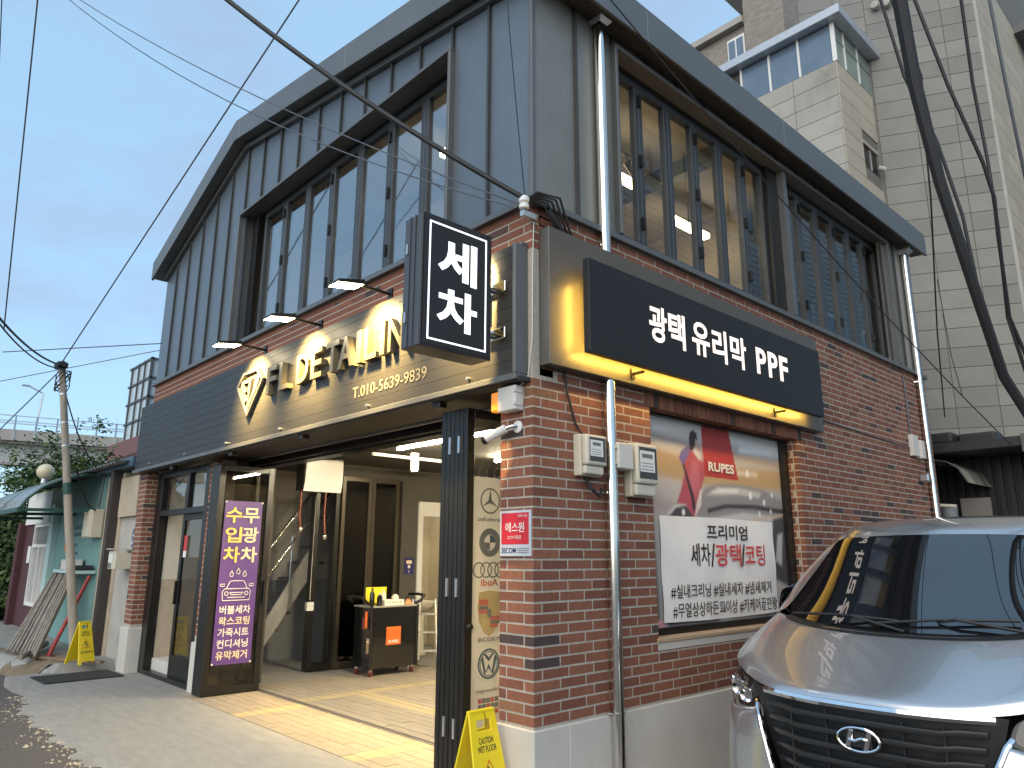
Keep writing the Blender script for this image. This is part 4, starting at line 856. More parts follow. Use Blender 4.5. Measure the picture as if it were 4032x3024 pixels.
yb = Bx('notice_board', mat('board_yellow', (.85, .70, .03), rough=.5, emit=.0), None, -5.74, -5.732, 2.36, 2.70, .93, 1.15, bevel=.002); tag(yb, 'bright yellow card standing behind the bottles on the trolley', 'card')
cl_ = MB()
rows = [[(-5.52+.05*math.cos(a)*(1+.3*math.sin(3*a+b)), 2.93+.075*math.sin(a)*(1+.25*math.cos(2*a)), .912+.06*math.sin(b)*(1+.25*math.sin(4*a))) for a in [2*math.pi*i/14 for i in range(15)]] for b in (0, .4, .8, 1.2, 1.5)]
tag(MB().grid([[V(p)*1 if i == 0 else V((-5.52, 2.93, 0)).lerp(V((p[0], p[1], 0)), 1-.22*i).to_3d()+V((0, 0, p[2])) for p in r] for i, r in enumerate(rows)]).build('polishing_cloth', mat('cloth_orange', (.72, .30, .12), rough=.9, var=.3, vs=30), smooth=80), 'crumpled orange cloth at the right end of the trolley tray', 'cloth')
hk = thing('tool_hanger', 'red tools and cloths hanging on the side of the trolley', 'tools', (-5.6, 2.22, .3))
for j, (z_, h_, c_) in enumerate(((.60, .16, 'castor_red'), (.62, .22, 'label_orange'), (.30, .20, 'old_wood'))): inn(Bx('tool', MATS[c_], None, -5.60+.06*j, -5.565+.06*j, 2.235, 2.265, z_, z_+h_, bevel=.006), hk)
# step ladder, sink
ld_ = thing('step_ladder', 'aluminium step ladder standing in front of the washroom sink', 'ladder', (-5.7, 3.35, 0)); M_alu = mat('aluminium', (.62, .61, .57), rough=.35, metal=.8, var=.08)
for s in (-.16, .16):
    MB().bar((.12, s*1.25, 0), (-.08, s, .95), .02, .045).build('rail', M_alu, ld_); MB().bar((-.35, s*1.2, 0), (-.10, s, .93), .02, .035).build('rear_leg', M_alu, ld_)
for j in range(3): Bx('step', M_alu, ld_, .015-.062*j, .115-.062*j, -.18, .18, .23+.25*j, .255+.25*j, bevel=.004)
ld_.rotation_euler = (0, 0, R(-35))
sk = thing('wash_basin', 'white pedestal wash basin in the washroom doorway', 'sink', (-6.9, 4.15, 0)); M_cer = mat('ceramic', (.70, .66, .56), rough=.15, var=.03)
MB().lathe([(.11, 0), (.12, .03), (.08, .1), (.075, .6), (.10, .68)], (0, 0, 0), 18).build('pedestal', M_cer, sk, smooth=True)
MB().lathe([(.08, .66), (.20, .72), (.26, .80), (.27, .84), (.25, .845), (.20, .80), (.05, .76)], (0, 0, 0), 24).build('basin', M_cer, sk, smooth=True); MB().tube([(-.22, 0, .84), (-.22, 0, .93), (-.16, 0, .95), (-.10, 0, .92)], .014, 8).build('tap', M_steel, sk, smooth=True)
wl = thing('washroom_lamp', 'lit round lamp on the washroom ceiling', 'lamp', (-7.1, 4.2, 2.93)); MB().cyl((0, 0, -.06), (0, 0, 0), .14, 18).build('diffuser', mat('washroom_diffuser', (1, .95, .85), emit=38, ecol=(1, .9, .72)), wl, bevel=.01); Bx('mount', M_white, wl, -.05, .05, -.05, .05, 0, .01)
mr = thing('washroom_window', 'small window frame on the pale washroom wall', 'window', (-7.88, 4.3, 1.4)); Bx('frame', M_white, mr, 0, .02, -.25, .25, 0, .7, bevel=.004); Bx('pane', M_wallg, mr, .02, .024, -.20, .20, .05, .65)
bs = thing('spray_bottle', 'blue spray bottle with white head on the basin edge', 'bottle', (-6.72, 4.02, .845)); MB().lathe([(.03, 0), (.035, .02), (.033, .10), (.014, .15), (.012, .17)], (0, 0, 0), 12).build('body', mat('blue_plastic', (.02, .05, .28), rough=.3), bs, smooth=True); Bx('spray_head', M_white, bs, -.015, .015, -.045, .02, .17, .22, bevel=.005)
# stairs behind the jamb
sx = -7.15
for i in range(11):
    y_ = 1.35+.17*i; z_ = .25+.24*i
    Bx('stair_tread', M_gray, shop, sx-.65, sx, y_, y_+.26, z_, z_+.04)
MB().prism([(1.15, .0), (1.36, .0), (3.1, 2.55), (3.1, 2.90), (2.95, 2.9)], rx, sx+.0, sx+.03).build('stair_stringer', mat('stringer_paint', (.42, .42, .40), rough=.5), shop)
for o_ in (.55, .95): MB().tube([(sx+.02, 1.2, .25+o_), (sx+.02, 3.1, 2.95+o_-.1)], .02, 10).build('handrail', M_steel, shop, smooth=True)
for i in range(4): MB().cyl((sx+.02, 1.5+.4*i, .4+.56*i), (sx+.02, 1.5+.4*i, 1.3+.56*i), .011, 8).build('baluster', M_steel, shop, smooth=True)
# lamps in the upper room; their hanging form is added to brighten the ceiling
for (x, y_, s) in ((-1.9, 1.0, 'nearest the corner'), (-3.0, 2.4, 'over the middle of the upper room'), (-1.2, 3.9, 'behind the side windows'), (-1.0, 2.2, 'beside the column of the upper room')):
    t = thing('room_lamp', 'lit warm lamp hung to brighten the ceiling ' + s, 'lamp', (x, y_, 5.88), group='hanging lamps in the upper room'); MB().cyl((0, 0, 0), (0, 0, -.30), .008, 8).build('stem', M_black, t); Bx('housing', M_white, t, -.05, .05, -.4, .4, -.31, -.30); Bx('diffuser', mat('panel_lamp', (1, .8, .4), emit=10, ecol=(1, .80, .46)), t, -.045, .045, -.39, .39, -.37, -.311)
tk = thing('spot_track', 'dark spotlight track under the upper room ceiling', 'track', (-.75, 1.5, 5.6)); Bx('rail', M_black, tk, -.015, .015, -.5, .9, .0, .03)
for j in range(3): MB().cyl((0, -.4+.5*j, 0), (.03, -.4+.5*j, -.10), .008, 8).build('stem', M_black, tk); MB().cyl((.03, -.43+.5*j, -.08), (.05, -.33+.5*j, -.18), .045, 12, .05).build('spot_head', M_black, tk, smooth=True)

# ================================================================== caution signs
M_ylw = mat('caution_yellow', (.78, .60, .015), rough=.38, var=.06, bump=.05)
def caution(loc, rz, label, S=1.0):
    t = thing('caution_sign', label, 'sign', loc, rz, group='yellow wet floor signs')
    h, wb_, wt_, sp_ = .66*S, .30*S, .215*S, .17*S
    for s, nm in ((1, 'front_panel'), (-1, 'rear_panel')):
        def P(u, v, d=0):           # u across, v up 0..1
            wv = wb_+(wt_-wb_)*v; return V((s*(sp_*(1-v)+.012 + d), u*wv/2, v*h))
        pts = [(-1, 0), (-.62, 0), (-.55, .07), (.55, .07), (.62, 0), (1, 0), (1, 1), (-1, 1)]
        mb = MB(); hole = [(-.5, .84), (.5, .84), (.5, .93), (-.5, .93)]
        vs = [P(u, v) for u, v in [(-1,0),(-.62,0),(-.55,.07),(.55,.07),(.62,0),(1,0),(1,.84),(1,.93),(1,1),(-1,1),(-1,.93),(-1,.84),(-.5,.84),(.5,.84),(.5,.93),(-.5,.93),(-1,.07),(1,.07)]]
        fs = [(0,1,2,16),(3,4,5,17),(16,2,3,17),(16,17,6,13,12,11),(11,12,15,10),(13,6,7,14),(10,15,14,7,8,9)]
        o_ = len(vs); vs2 = [p - V((s*.014, 0, 0)) for p in vs]
        f2_ = [tuple(i+o_ for i in f[::-1]) for f in fs]
        rim = [0,1,2,3,4,5,17,6,7,8,9,10,11,16]; sd_ = [(rim[i], rim[(i+1) % len(rim)], rim[(i+1) % len(rim)]+o_, rim[i]+o_) for i in range(len(rim))]
        hr = [12,13,14,15]; sd_ += [(hr[(i+1) % 4], hr[i], hr[i]+o_, hr[(i+1) % 4]+o_) for i in range(4)]
        mb.add(vs+vs2, fs+f2_+sd_); panel = mb.build(nm, M_ylw, t, bevel=.003)
        xd = V((0, s, 0)); ud = (P(0, 1)-P(0, 0)).normalized(); nn = xd.cross(ud)
        def T(sx_, v0, v1, w_, m, b=.02): text('print', sx_, P(0, v0) - xd*w_/2 + nn*.0006, xd, ud, w_, (v1-v0)*h, m, panel, ext=.0006, bold=b)
        T('CAUTION', .735, .79, .12*S, M_bk, .012); T('WET FLOOR', .668, .722, .155*S, M_bk, .012); T('미끄럼주의', .255, .32, .21*S, M_bk, .015)
        def tri(k): return [P(0, .485) + nn*.001 + xd*(x*k*S) + ud*(y_*k*S) for x, y_ in ((-.088, -.07), (.088, -.07), (0, .085))]
        a_, b_ = tri(1), tri(.84); MB().add([*a_, *b_], [(0,1,4,3),(1,2,5,4),(2,0,3,5)]).build('warning_triangle', mat('caution_red', (.60, .10, .02), rough=.4), panel)
        c_ = P(0, .47)+nn*.0012
        def F(p): return c_ + xd*p[0]*S + ud*p[1]*S
        mb = MB()
        for poly in ([(-.012, .03), (.004, .035), (.016, .0), (.004, -.012)], [(.004, -.012), (.016, .0), (.036, -.022), (.044, -.040), (.034, -.042), (.026, -.026)], [(.0, -.01), (.012, -.005), (.006, -.04), (-.008, -.044), (-.006, -.032)], [(-.012, .03), (-.004, .022), (-.030, .004), (-.038, -.01), (-.042, .002)], [(.004, .034), (.0, .024), (.022, .024), (.026, .034)], [(-.012+.010*math.cos(k*.7), .046+.010*math.sin(k*.7)) for k in range(9)]): mb.add([F(p) for p in poly], [tuple(range(len(poly)))])
        mb.build('pictogram', M_bk, panel)
    Bx('hinge_bar', M_ylw, t, -.014, .014, -wt_/2, wt_/2, h-.012, h+.012, bevel=.004)
    MB().tube([(.02, .01, h), (.03, .02, h-.05), (.02, .03, h-.10)], .002, 5).build('wire_tie', M_cable, t)
    return t
caution((-.27, -.20, -.005), R(2), 'yellow folding wet floor sign at the brick corner')
caution((-8.62, -.42, .10), R(22), 'yellow folding wet floor sign before the leaning pole', .84)
# ================================================================== silver van parked along the right wall
van = thing('parked_van', 'silver van with dark windscreen parked nose-out beside the brick wall', 'van', (1.8, .28, -.05))
M_car = mat('silver_paint', (.52, .53, .55), rough=.27, metal=.8, var=.03, vs=300, coat=1.0)
M_ws = mat('windscreen', (.006, .007, .009), rough=.02, var=.0, spec=1.0); MATS['windscreen'].node_tree.nodes['Principled BSDF'].inputs['IOR'].default_value = 1.75
M_plas = mat('black_plastic', (.014, .014, .015), rough=.45, var=.1); M_grl = mat('grille_bar', (.035, .035, .036), rough=.3, metal=.3)
def sub(o_, lv=2):
    m = o_.modifiers.new('smooth', 'SUBSURF'); m.levels = lv; m.render_levels = lv; o_.data.polygons.foreach_set('use_smooth', [True]*len(o_.data.polygons)); return o_
def mirror_row(r): return [(-x, y, z) for x, y, z in r[::-1] if x > 1e-6] + list(r)
def patch(name, rows, m, sym=True, lv=2, thick=0):
    rows = [mirror_row(r) for r in rows] if sym else rows
    o_ = MB().grid(rows).build(name, m, van); sub(o_, lv)
    if thick: s = o_.modifiers.new('thick', 'SOLIDIFY'); s.thickness = thick; s.offset = 0
    return o_
hood = patch('hood', [
    [(0,.150,.955),(.28,.160,.956),(.46,.205,.955),(.60,.275,.968),(.74,.365,1.01),(.84,.49,1.035)],
    [(0,.152,.975),(.28,.165,.976),(.47,.215,.978),(.61,.29,.995),(.75,.38,1.04),(.87,.53,1.06)],
    [(0,.19,1.005),(.28,.20,1.007),(.50,.25,1.012),(.63,.32,1.035),(.76,.42,1.08),(.885,.58,1.075)],
    [(0,.33,1.07),(.28,.34,1.073),(.52,.38,1.085),(.66,.44,1.11),(.77,.54,1.145),(.90,.68,1.12)],
    [(0,.52,1.16),(.30,.53,1.165),(.54,.57,1.18),(.68,.63,1.203),(.78,.70,1.225),(.905,.80,1.165)],
    [(0,.69,1.235),(.30,.70,1.24),(.55,.755,1.26),(.70,.83,1.285),(.79,.90,1.30),(.91,.95,1.20)],
    [(0,.72,1.235),(.30,.735,1.24),(.55,.79,1.26),(.71,.87,1.285),(.80,.95,1.31),(.91,1.02,1.21)]], M_car)
patch('cowl', [[(0,.66,1.225),(.30,.675,1.23),(.55,.73,1.25),(.70,.81,1.275)], [(0,.76,1.245),(.30,.775,1.25),(.55,.82,1.27),(.71,.90,1.30)]], M_plas)
patch('windscreen', [
    [(0,.735,1.245),(.30,.75,1.25),(.56,.81,1.27),(.735,.91,1.31)],
    [(0,.90,1.375),(.29,.915,1.378),(.54,.975,1.385),(.71,1.07,1.41)],
    [(0,1.15,1.575),(.28,1.165,1.575),(.51,1.22,1.575),(.67,1.31,1.585)],
    [(0,1.36,1.735),(.27,1.375,1.735),(.49,1.42,1.73),(.63,1.50,1.735)],
    [(0,1.43,1.785),(.27,1.445,1.783),(.48,1.49,1.775),(.615,1.56,1.77)]], M_ws)
patch('roof', [
    [(0,1.425,1.783),(.27,1.44,1.781),(.48,1.485,1.773),(.615,1.555,1.768),(.70,1.66,1.745)],
    [(0,1.47,1.82),(.27,1.485,1.817),(.49,1.53,1.808),(.63,1.60,1.795),(.725,1.72,1.765)],
    [(0,1.62,1.875),(.28,1.63,1.872),(.50,1.67,1.862),(.65,1.74,1.845),(.755,1.86,1.79)],
    [(0,2.0,1.925),(.30,2.0,1.922),(.55,2.03,1.912),(.70,2.08,1.885),(.80,2.15,1.80)],
    [(0,3.2,1.955),(.30,3.2,1.952),(.57,3.2,1.94),(.74,3.2,1.905),(.83,3.2,1.80)],
    [(0,5.0,1.92),(.30,5.0,1.917),(.57,5.0,1.905),(.74,5.0,1.87),(.83,5.0,1.77)],
    [(0,5.08,1.80),(.30,5.08,1.80),(.57,5.08,1.79),(.74,5.08,1.76),(.83,5.08,1.70)]], M_car)
for s in (-1, 1):
    patch('windscreen_pillar', [[(s*.735,.912,1.312),(s*.80,.95,1.312),(s*.86,1.02,1.26)], [(s*.712,1.07,1.412),(s*.785,1.10,1.43),(s*.85,1.16,1.38)], [(s*.672,1.31,1.587),(s*.75,1.36,1.60),(s*.81,1.42,1.555)], [(s*.632,1.50,1.737),(s*.715,1.57,1.735),(s*.765,1.66,1.69)], [(s*.617,1.56,1.771),(s*.70,1.655,1.748),(s*.74,1.80,1.72)]], M_car, sym=False)
    # side body, dark side glass
    patch('side_panel', [[(s*.905,y,1.20+.02*min(1, y-.9)),(s*.95,y,1.0),(s*.96,y,.7),(s*.945,y,.42),(s*.92,y,.26)] for y in (.95, 1.4, 2.2, 3.2, 4.4, 5.05)], M_car, sym=False)
    patch('side_glass', [[(s*.905,y,1.21+.01*min(1, y-.9)),(s*(.83 if y > 1.5 else .85),y+.0,1.70 if y > 1.6 else 1.42),(s*(.80 if y > 1.5 else .84),y,1.775 if y > 1.7 else 1.45)] for y in (1.1, 1.7, 2.4, 3.4, 5.0)], M_ws, sym=False)
    patch('fender', [[(s*.84,.49,1.033),(s*.90,.56,.99),(s*.925,.62,.90),(s*.94,.64,.80)], [(s*.885,.60,1.072),(s*.935,.68,1.0),(s*.95,.72,.90),(s*.955,.74,.80)], [(s*.905,.80,1.163),(s*.95,.85,1.04),(s*.962,.86,.90),(s*.965,.86,.80)], [(s*.91,1.0,1.205),(s*.955,1.0,1.06),(s*.965,1.0,.90),(s*.965,1.0,.80)]], M_car, sym=False)
    # bumper corner wrapping round to the wheel arch
    patch('bumper', [
        [(s*.40,.17,.20),(s*.62,.22,.20),(s*.80,.33,.20),(s*.90,.50,.20),(s*.93,.62,.20)],
        [(s*.42,.135,.30),(s*.63,.185,.30),(s*.82,.30,.30),(s*.925,.48,.30),(s*.95,.62,.30)],
        [(s*.45,.145,.45),(s*.64,.185,.45),(s*.82,.29,.45),(s*.925,.46,.45),(s*.955,.62,.45)],
        [(s*.485,.16,.60),(s*.65,.20,.60),(s*.82,.30,.60),(s*.92,.45,.60),(s*.955,.62,.60)],
        [(s*.535,.185,.74),(s*.66,.225,.735),(s*.81,.325,.74),(s*.905,.46,.76),(s*.95,.62,.78)],
        [(s*.575,.215,.835),(s*.67,.25,.815),(s*.80,.34,.80),(s*.90,.47,.805),(s*.945,.62,.81)],
        [(s*.585,.25,.85),(s*.67,.285,.825),(s*.80,.37,.808),(s*.895,.49,.81),(s*.94,.63,.815)]], M_car, sym=False)
    # headlight: dark housing, chrome bowls, clear cover
    hb = patch('headlight', [[(s*.585,.30,.85),(s*.67,.34,.825),(s*.80,.43,.80),(s*.90,.55,.805)], [(s*.605,.33,.90),(s*.68,.37,.90),(s*.81,.47,.91),(s*.905,.60,.92)], [(s*.615,.35,.95),(s*.70,.40,.97),(s*.80,.49,1.01),(s*.885,.60,1.03)]], mat('lamp_housing', (.05, .045, .04), rough=.2, metal=.6), sym=False)
    for (cx, cy_, cz_, r_) in ((.70, .335, .885, .042), (.79, .415, .905, .045), (.865, .51, .93, .035)):
        MB().lathe([(r_*.3, .02), (r_*.8, .01), (r_, -.012), (r_*.92, -.016), (r_*.6, 0)], (s*cx, cy_, cz_), 18, 'y').build('reflector', M_chrome, hb, smooth=True)
    cvr = patch('headlight_cover', [[(s*.583,.235,.852),(s*.67,.272,.828),(s*.80,.358,.806),(s*.895,.49,.81),(s*.93,.56,.83)], [(s*.60,.255,.90),(s*.69,.30,.90),(s*.81,.395,.905),(s*.905,.53,.92),(s*.935,.60,.93)], [(s*.615,.275,.952),(s*.70,.33,.98),(s*.79,.42,1.03),(s*.86,.52,1.035),(s*.90,.60,1.0)]], glass('lamp_cover', (.92, .92, .92), .05) if s < 0 else MATS['lamp_cover'], sym=False)
    # chrome surround of the grille
    MB().tube([(s*.415,.165,.36),(s*.45,.150,.48),(s*.49,.158,.61),(s*.545,.19,.76),(s*.58,.225,.845),(s*.60,.26,.875)], .014, 8).build('grille_surround', M_chrome, van, smooth=True)
    MB().lathe([(.30, -.09), (.33, -.08), (.335, 0), (.33, .08), (.30, .09)], (s*.86, .92, .33), 28, 'x').build('tyre', M_rubber, van, smooth=True); MB().lathe([(.0, .0), (.20, .02), (.22, .06)], (s*.90, .92, .33), 20, 'x').build('wheel_rim', M_galv, van, smooth=True)
    MB().lathe([(.30, -.09), (.33, -.08), (.335, 0), (.33, .08), (.30, .09)], (s*.86, 4.1, .33), 28, 'x').build('tyre', M_rubber, van, smooth=True)
    # mirror
    MB().lathe([(.02, -.10), (.075, -.07), (.085, .0), (.075, .08), (.02, .11)], (s*.98, 1.62, 1.20), 14).build('door_mirror', M_car, van, smooth=True); MB().bar((s*.90, 1.64, 1.16), (s*.96, 1.62, 1.17), .05, .05).build('mirror_arm', M_plas, van)
# grille: black cavity, nine bars, chrome top bar
MB().grid([mirror_row([(0,.20,z),(.25,.21,z),(w_,.25,z)]) for z, w_ in ((.22,.42),(.45,.45),(.60,.49),(.75,.54),(.96,.60))]).build('grille_cavity', M_plas, van)
for i in range(9):
    z_ = .345+.066*i; w_ = .425+.20*max(0, (z_-.40)); pts = [(-w_,.215,z_+.012),(-w_*.80,.172,z_+.012),(-w_*.66,.152,z_),(-.2,.135,z_),(0,.13,z_),(.2,.135,z_),(w_*.66,.152,z_),(w_*.80,.172,z_+.012),(w_,.215,z_+.012)]
    mb = MB(); mb.grid([[V(p)+V(o_) for p in pts] for o_ in ((0,.03,.014),(0,-.002,.013),(0,-.004,.002),(0,.0,-.010),(0,.03,-.012))]); mb.build('grille_bar', M_grl, van, smooth=True)
for x in (-.36, -.18, .18, .36): Bx('grille_rib', M_grl, van, x-.004, x+.004, .165, .185, .28, .90)
def cb(x, zz): return .148+.55*max(0, abs(x)-.12)**2 + (.0 if zz else 0)
xs = [-.55+.110*i for i in range(11)]
mb = MB(); mb.grid([[(x, cb(x, 0)+o_[0], (.938+.006*(abs(x)/.53)**2)+o_[1]) for x in xs] for o_ in ((.02,.017),(-.006,.016),(-.012,.0),(-.006,-.016),(.02,-.017))]); mb.build('chrome_bar', M_chrome, van, smooth=True)
# badge: oval ring with slanted H
bd = MB(); n_ = 36
for k in range(n_+1):
    pass
bd.tube([(.098*math.cos(2*math.pi*k/n_), .108-.0, .800+.052*math.sin(2*math.pi*k/n_)) for k in range(n_+1)], .0075, 8); bo = bd.build('badge', M_chrome, van, smooth=True)
for p, q, r_ in (((-.055,.106,.757),(-.030,.106,.843),.011), ((.030,.106,.757),(.055,.106,.843),.011)): MB().bar(p, q, .024, .010, (0,1,0)).build('badge_bar', M_chrome, bo, bevel=.003)
MB().tube([(-.043,.106,.797),(-.015,.102,.793),(.015,.102,.807),(.043,.106,.803)], .010, 8).build('badge_bar', M_chrome, bo, smooth=True)
Bx('badge_mount', M_plas, van, -.06, .06, .112, .16, .765, .835)
# wipers
for p, q, r2_ in (((-.62,.79,1.31),(-.02,.80,1.30),.18), ((-.12,.755,1.285),(.55,.86,1.33),.18)):
    p, q = V(p), V(q); MB().tube([p, p.lerp(q, .5)+V((0,-.012,.012)), q], .008, 6).build('wiper_blade', M_plas, van); MB().tube([q+V((.05,-.06,-.05)), p.lerp(q, .6)+V((0,-.03,.012)), p.lerp(q, .45)], .009, 6).build('wiper_arm', M_plas, van)
Bx('floor_pan', M_plas, van, -.85, .85, .5, 5.0, .22, .30); Bx('rear_panel', M_car, van, -.90, .90, 5.03, 5.08, .3, 1.75)
Bx('roof_trim', M_plas, van, -.64, -.60, 2.1, 4.9, 1.905, 1.925)

# ================================================================== left neighbours
def wallbox(name, label, cat, m, *c, **k): return tag(Bx(name, m, None, *c, **k), label, cat)
M_cgrey = mat('old_render', (.40, .38, .345), rough=.9, var=.12, vs=3, bump=.3, bs=25, dirt=((.20, .17, .13), .55, .7), dirts=1.7); M_cre = mat('cream_render', (.44, .37, .275), rough=.9, var=.12, vs=3, bump=.3, bs=25, dirt=((.20, .16, .11), .55, .7), dirts=1.7)
M_teal = mat('teal_paint', (.155, .30, .285), rough=.6, var=.12, vs=2, dirt=((.10, .17, .16), .58, .6)); M_lteal = mat('pale_teal_paint', (.42, .58, .57), rough=.6, var=.08)
M_maroon = mat('maroon_paint', (.075, .026, .029), rough=.6, var=.15, vs=4); M_brown = mat('brown_steel', (.045, .035, .032), rough=.5, var=.15); M_green = mat('green_steel', (.018, .07, .055), rough=.5, var=.2)
nb = thing('teal_shed', 'old teal painted shed with cream end wall left of the brick shop', 'shed', (-10.5, 0, .1))
def nbx(name, m, *c, **k): return inn(Bx(name, m, None, *c, **k), nb)
nbx('end_wall', M_cgrey, -9.22, -8.35, .06, .35, .38, 2.72); nbx('end_wall', M_cgrey, -9.22, -8.62, .06, .35, .0, .38); nbx('cream_wall', M_cre, -10.12, -9.22, .04, .35, .0, 2.85); nbx('upper_board', M_cre, -9.25, -8.36, .0, .06, 2.15, 2.75)
nbx('teal_wall', M_teal, -12.35, -10.12, .03, .35, .05, 2.95); nbx('teal_wall', M_teal, -13.35, -12.42, .05, .35, .05, 2.95); nbx('door_gap', M_black, -12.42, -12.35, .08, .2, .05, 2.1); nbx('edge_post', M_lteal, -13.62, -13.35, -.05, .3, .05, 2.55, bevel=.01)
nbx('door_handle', M_black, -12.27, -12.22, -.01, .03, 1.15, 1.45, bevel=.008); nbx('letter_slot', M_cream, -12.05, -11.85, .018, .032, 1.05, 1.3)
nbx('roof_beam', mat('blue_steel', (.07, .12, .18), rough=.45, metal=.3), -10.7, -8.36, -.12, .05, 2.88, 3.02)
rf = MB(); nn_ = 60
rows = [[(-15.2+.09*i, y, z_ + .018*math.cos(i*math.pi)) for i in range(75)] for y, z_ in ((-.30, 2.93), (1.2, 3.12), (2.8, 3.3))]
inn(MB().grid(rows).build('corrugated_roof', mat('grey_sheet', (.20, .21, .22), rough=.6, metal=.3, var=.2, dirt=((.12, .09, .07), .6, .6)), None), nb)
for j, (w_, z_) in enumerate(((.75, 2.02), (.6, 1.90), (.35, 1.72), (.45, 1.58))): nbx('stencil_print', mat('stencil', (.05, .09, .10), rough=.6, var=.3, vs=40), -11.95+.03*j, -11.95+w_, .0265, .0295, z_, z_+.075-.01*j)
bp_ = wallbox('steel_post', 'dark brown steel post in front of the cream wall', 'post', M_brown, -9.50, -9.36, -.10, .035, .10, 2.93, bevel=.004)
eb_ = thing('meter_cabinet', 'cream meter cabinet high on the teal wall behind the leaning pole', 'cabinet', (-10.35, 0, 1.85)); Bx('cabinet', M_cream, eb_, -.24, .24, -.15, .028, 0, .46, bevel=.012); Bx('cabinet_door', M_cream, eb_, -.22, .22, -.162, -.151, .02, .44, bevel=.004); MB().tube([(.15, -.05, .46), (.17, -.03, .8), (.10, .0, 1.1)], .015, 6).build('conduit', M_wire, eb_)
mbx = thing('mailbox', 'cream letter box with open lid beside the left brick pier', 'mailbox', (-8.56, 0, 1.38))
MB().prism([(-.19, 0), (-.19, .26), (.055, .22), (.055, 0)], lambda u, v, d: (d, u, v), -.17, .17).build('box', M_cream, mbx, bevel=.006); MB().bar((-.18, -.10, .285), (.18, -.10, .285), .26, .012).build('lid', M_cream, mbx); Bx('label', M_white, mbx, -.16, .02, -.193, -.1905, .10, .22); Bx('label', M_pr, mbx, -.16, .0, -.193, -.1905, .015, .085)
hn = thing('house_number', 'blue arched house number plate above the letter box', 'plate', (-8.44, .05, 1.70)); MB().prism([(-.09, 0), (.09, 0), (.09, .20), (.05, .255), (0, .275), (-.05, .255), (-.09, .20)], fy, -.012, 0.0).build('plate', mat('enamel_blue', (.03, .055, .14), rough=.3), hn); text('print', '6-13', (-.075, -.0125, .03), (1,0,0), (0,0,1), .15, .07, M_white, hn, ext=.001, bold=.02); Bx('print', M_white, hn, -.05, .05, -.0135, -.0125, .15, .175)
# maroon front with white window
mn = thing('maroon_house', 'maroon painted house front with white framed window left of the shed', 'house', (-15, 0, .1))
def mnx(name, m, *c, **k): return inn(Bx(name, m, None, *c, **k), mn)
mnx('wall', M_maroon, -15.05, -13.64, .0, .3, .05, .56); mnx('wall', M_maroon, -16.1, -15.05, .0, .3, .05, 2.2); mnx('pilaster', M_maroon, -16.35, -16.05, -.12, .2, .05, 2.25); mnx('lintel', M_white, -15.9, -13.7, -.06, .25, 2.2, 2.85)
wf = MB()
for c in ((-15.05, -14.99, -.03, .05, .56, 2.2), (-13.70, -13.64, -.03, .05, .56, 2.2), (-14.99, -13.70, -.03, .05, .56, .63), (-14.99, -13.70, -.03, .05, 2.13, 2.2), (-14.99, -13.70, -.03, .05, 1.72, 1.78), (-14.42, -14.36, -.03, .05, .63, 1.72), (-14.02, -13.98, -.03, .05, .63, 1.72)): wf.box(*c)
wf = inn(wf.build('window_frame', M_white, None), mn); Bx('pane', mat('frosted_pane', (.36, .35, .33), rough=.4, var=.12, vs=4), wf, -14.99, -13.70, .02, .03, .63, 1.72); Bx('pane', mat('dark_pane', (.13, .13, .125), rough=.3), wf, -14.99, -13.70, .02, .03, 1.78, 2.13)
mnx('notice', M_white, -15.55, -15.25, -.008, -.002, 1.40, 1.75)
# curved awning over the shed front
aw = thing('curved_awning', 'dark green framed curved awning over the teal shed front', 'awning', (-12, -.5, 2.3)); M_poly = mat('smoky_sheet', (.16, .18, .18), rough=.25, var=.2, vs=3, dirt=((.30, .31, .30), .55, .5))
prof = [(-1.15, 2.28), (-1.05, 2.46), (-.85, 2.66), (-.55, 2.82), (-.2, 2.91), (.03, 2.93)]
for i in range(7):
    x0_ = -10.35-.55*i; inn(MB().grid([[(x, y, z_) for x in (x0_, x0_-.53)] for y, z_ in prof]).build('roof_sheet', M_poly, None, smooth=80), aw)
for x in (-10.33, -12.0, -14.25):
    inn(MB().tube([(x, y, z_-.02) for y, z_ in prof], .025, 6).build('curved_rib', M_green, None), aw); inn(MB().bar((x, -1.12, 2.27), (x, .02, 2.30), .04, .05).build('frame_bar', M_green, None), aw)
inn(MB().bar((-10.3, -1.14, 2.27), (-14.3, -1.14, 2.27), .05, .07).build('frame_bar', M_green, None), aw); inn(MB().bar((-10.3, -.02, 2.93), (-14.3, -.02, 2.93), .05, .07).build('frame_bar', M_green, None), aw)
# leaning pole, bundle of pipes, globe lamp
pole = thing('leaning_pole', 'thin weathered pole leaning to the left with tangled wires on top', 'pole', (-9.35, -.32, .1)); M_pole = mat('weathered_pole', (.33, .29, .24), rough=.85, var=.35, vs=9, stretch=(1, 1, .25), bump=.4, bs=20, dirt=((.10, .07, .05), .56, .7)); PT = V((-.18, -.68, 4.44))
MB().tube([(0, 0, 0), PT*.35+V((.01, 0, 0)), PT*.7, PT], [.068, .060, .054, .048], 14).build('shaft', M_pole, pole, smooth=True); MB().tube([PT*.535, PT*.575], .062, 14).build('green_band', M_green, pole); MB().tube([PT*.345, PT*.365], .064, 12).build('orange_tag', mat('orange_tag', (.60, .24, .03), rough=.5), pole)
for zf, r_ in ((.70, .052), (.78, .05), (.88, .048)): MB().tube([PT*zf, PT*(zf+.006)], r_+.006, 12).build('strap', M_galv, pole)
for j in range(4): MB().tube([PT*.93+V((.14*math.cos(a*.6+j)*(1-.12*j), .10*math.sin(a*.6+j), .16*math.sin(a*.6+j*1.7))) for a in range(11)], .008, 5).build('wire_loop', M_cable, pole)
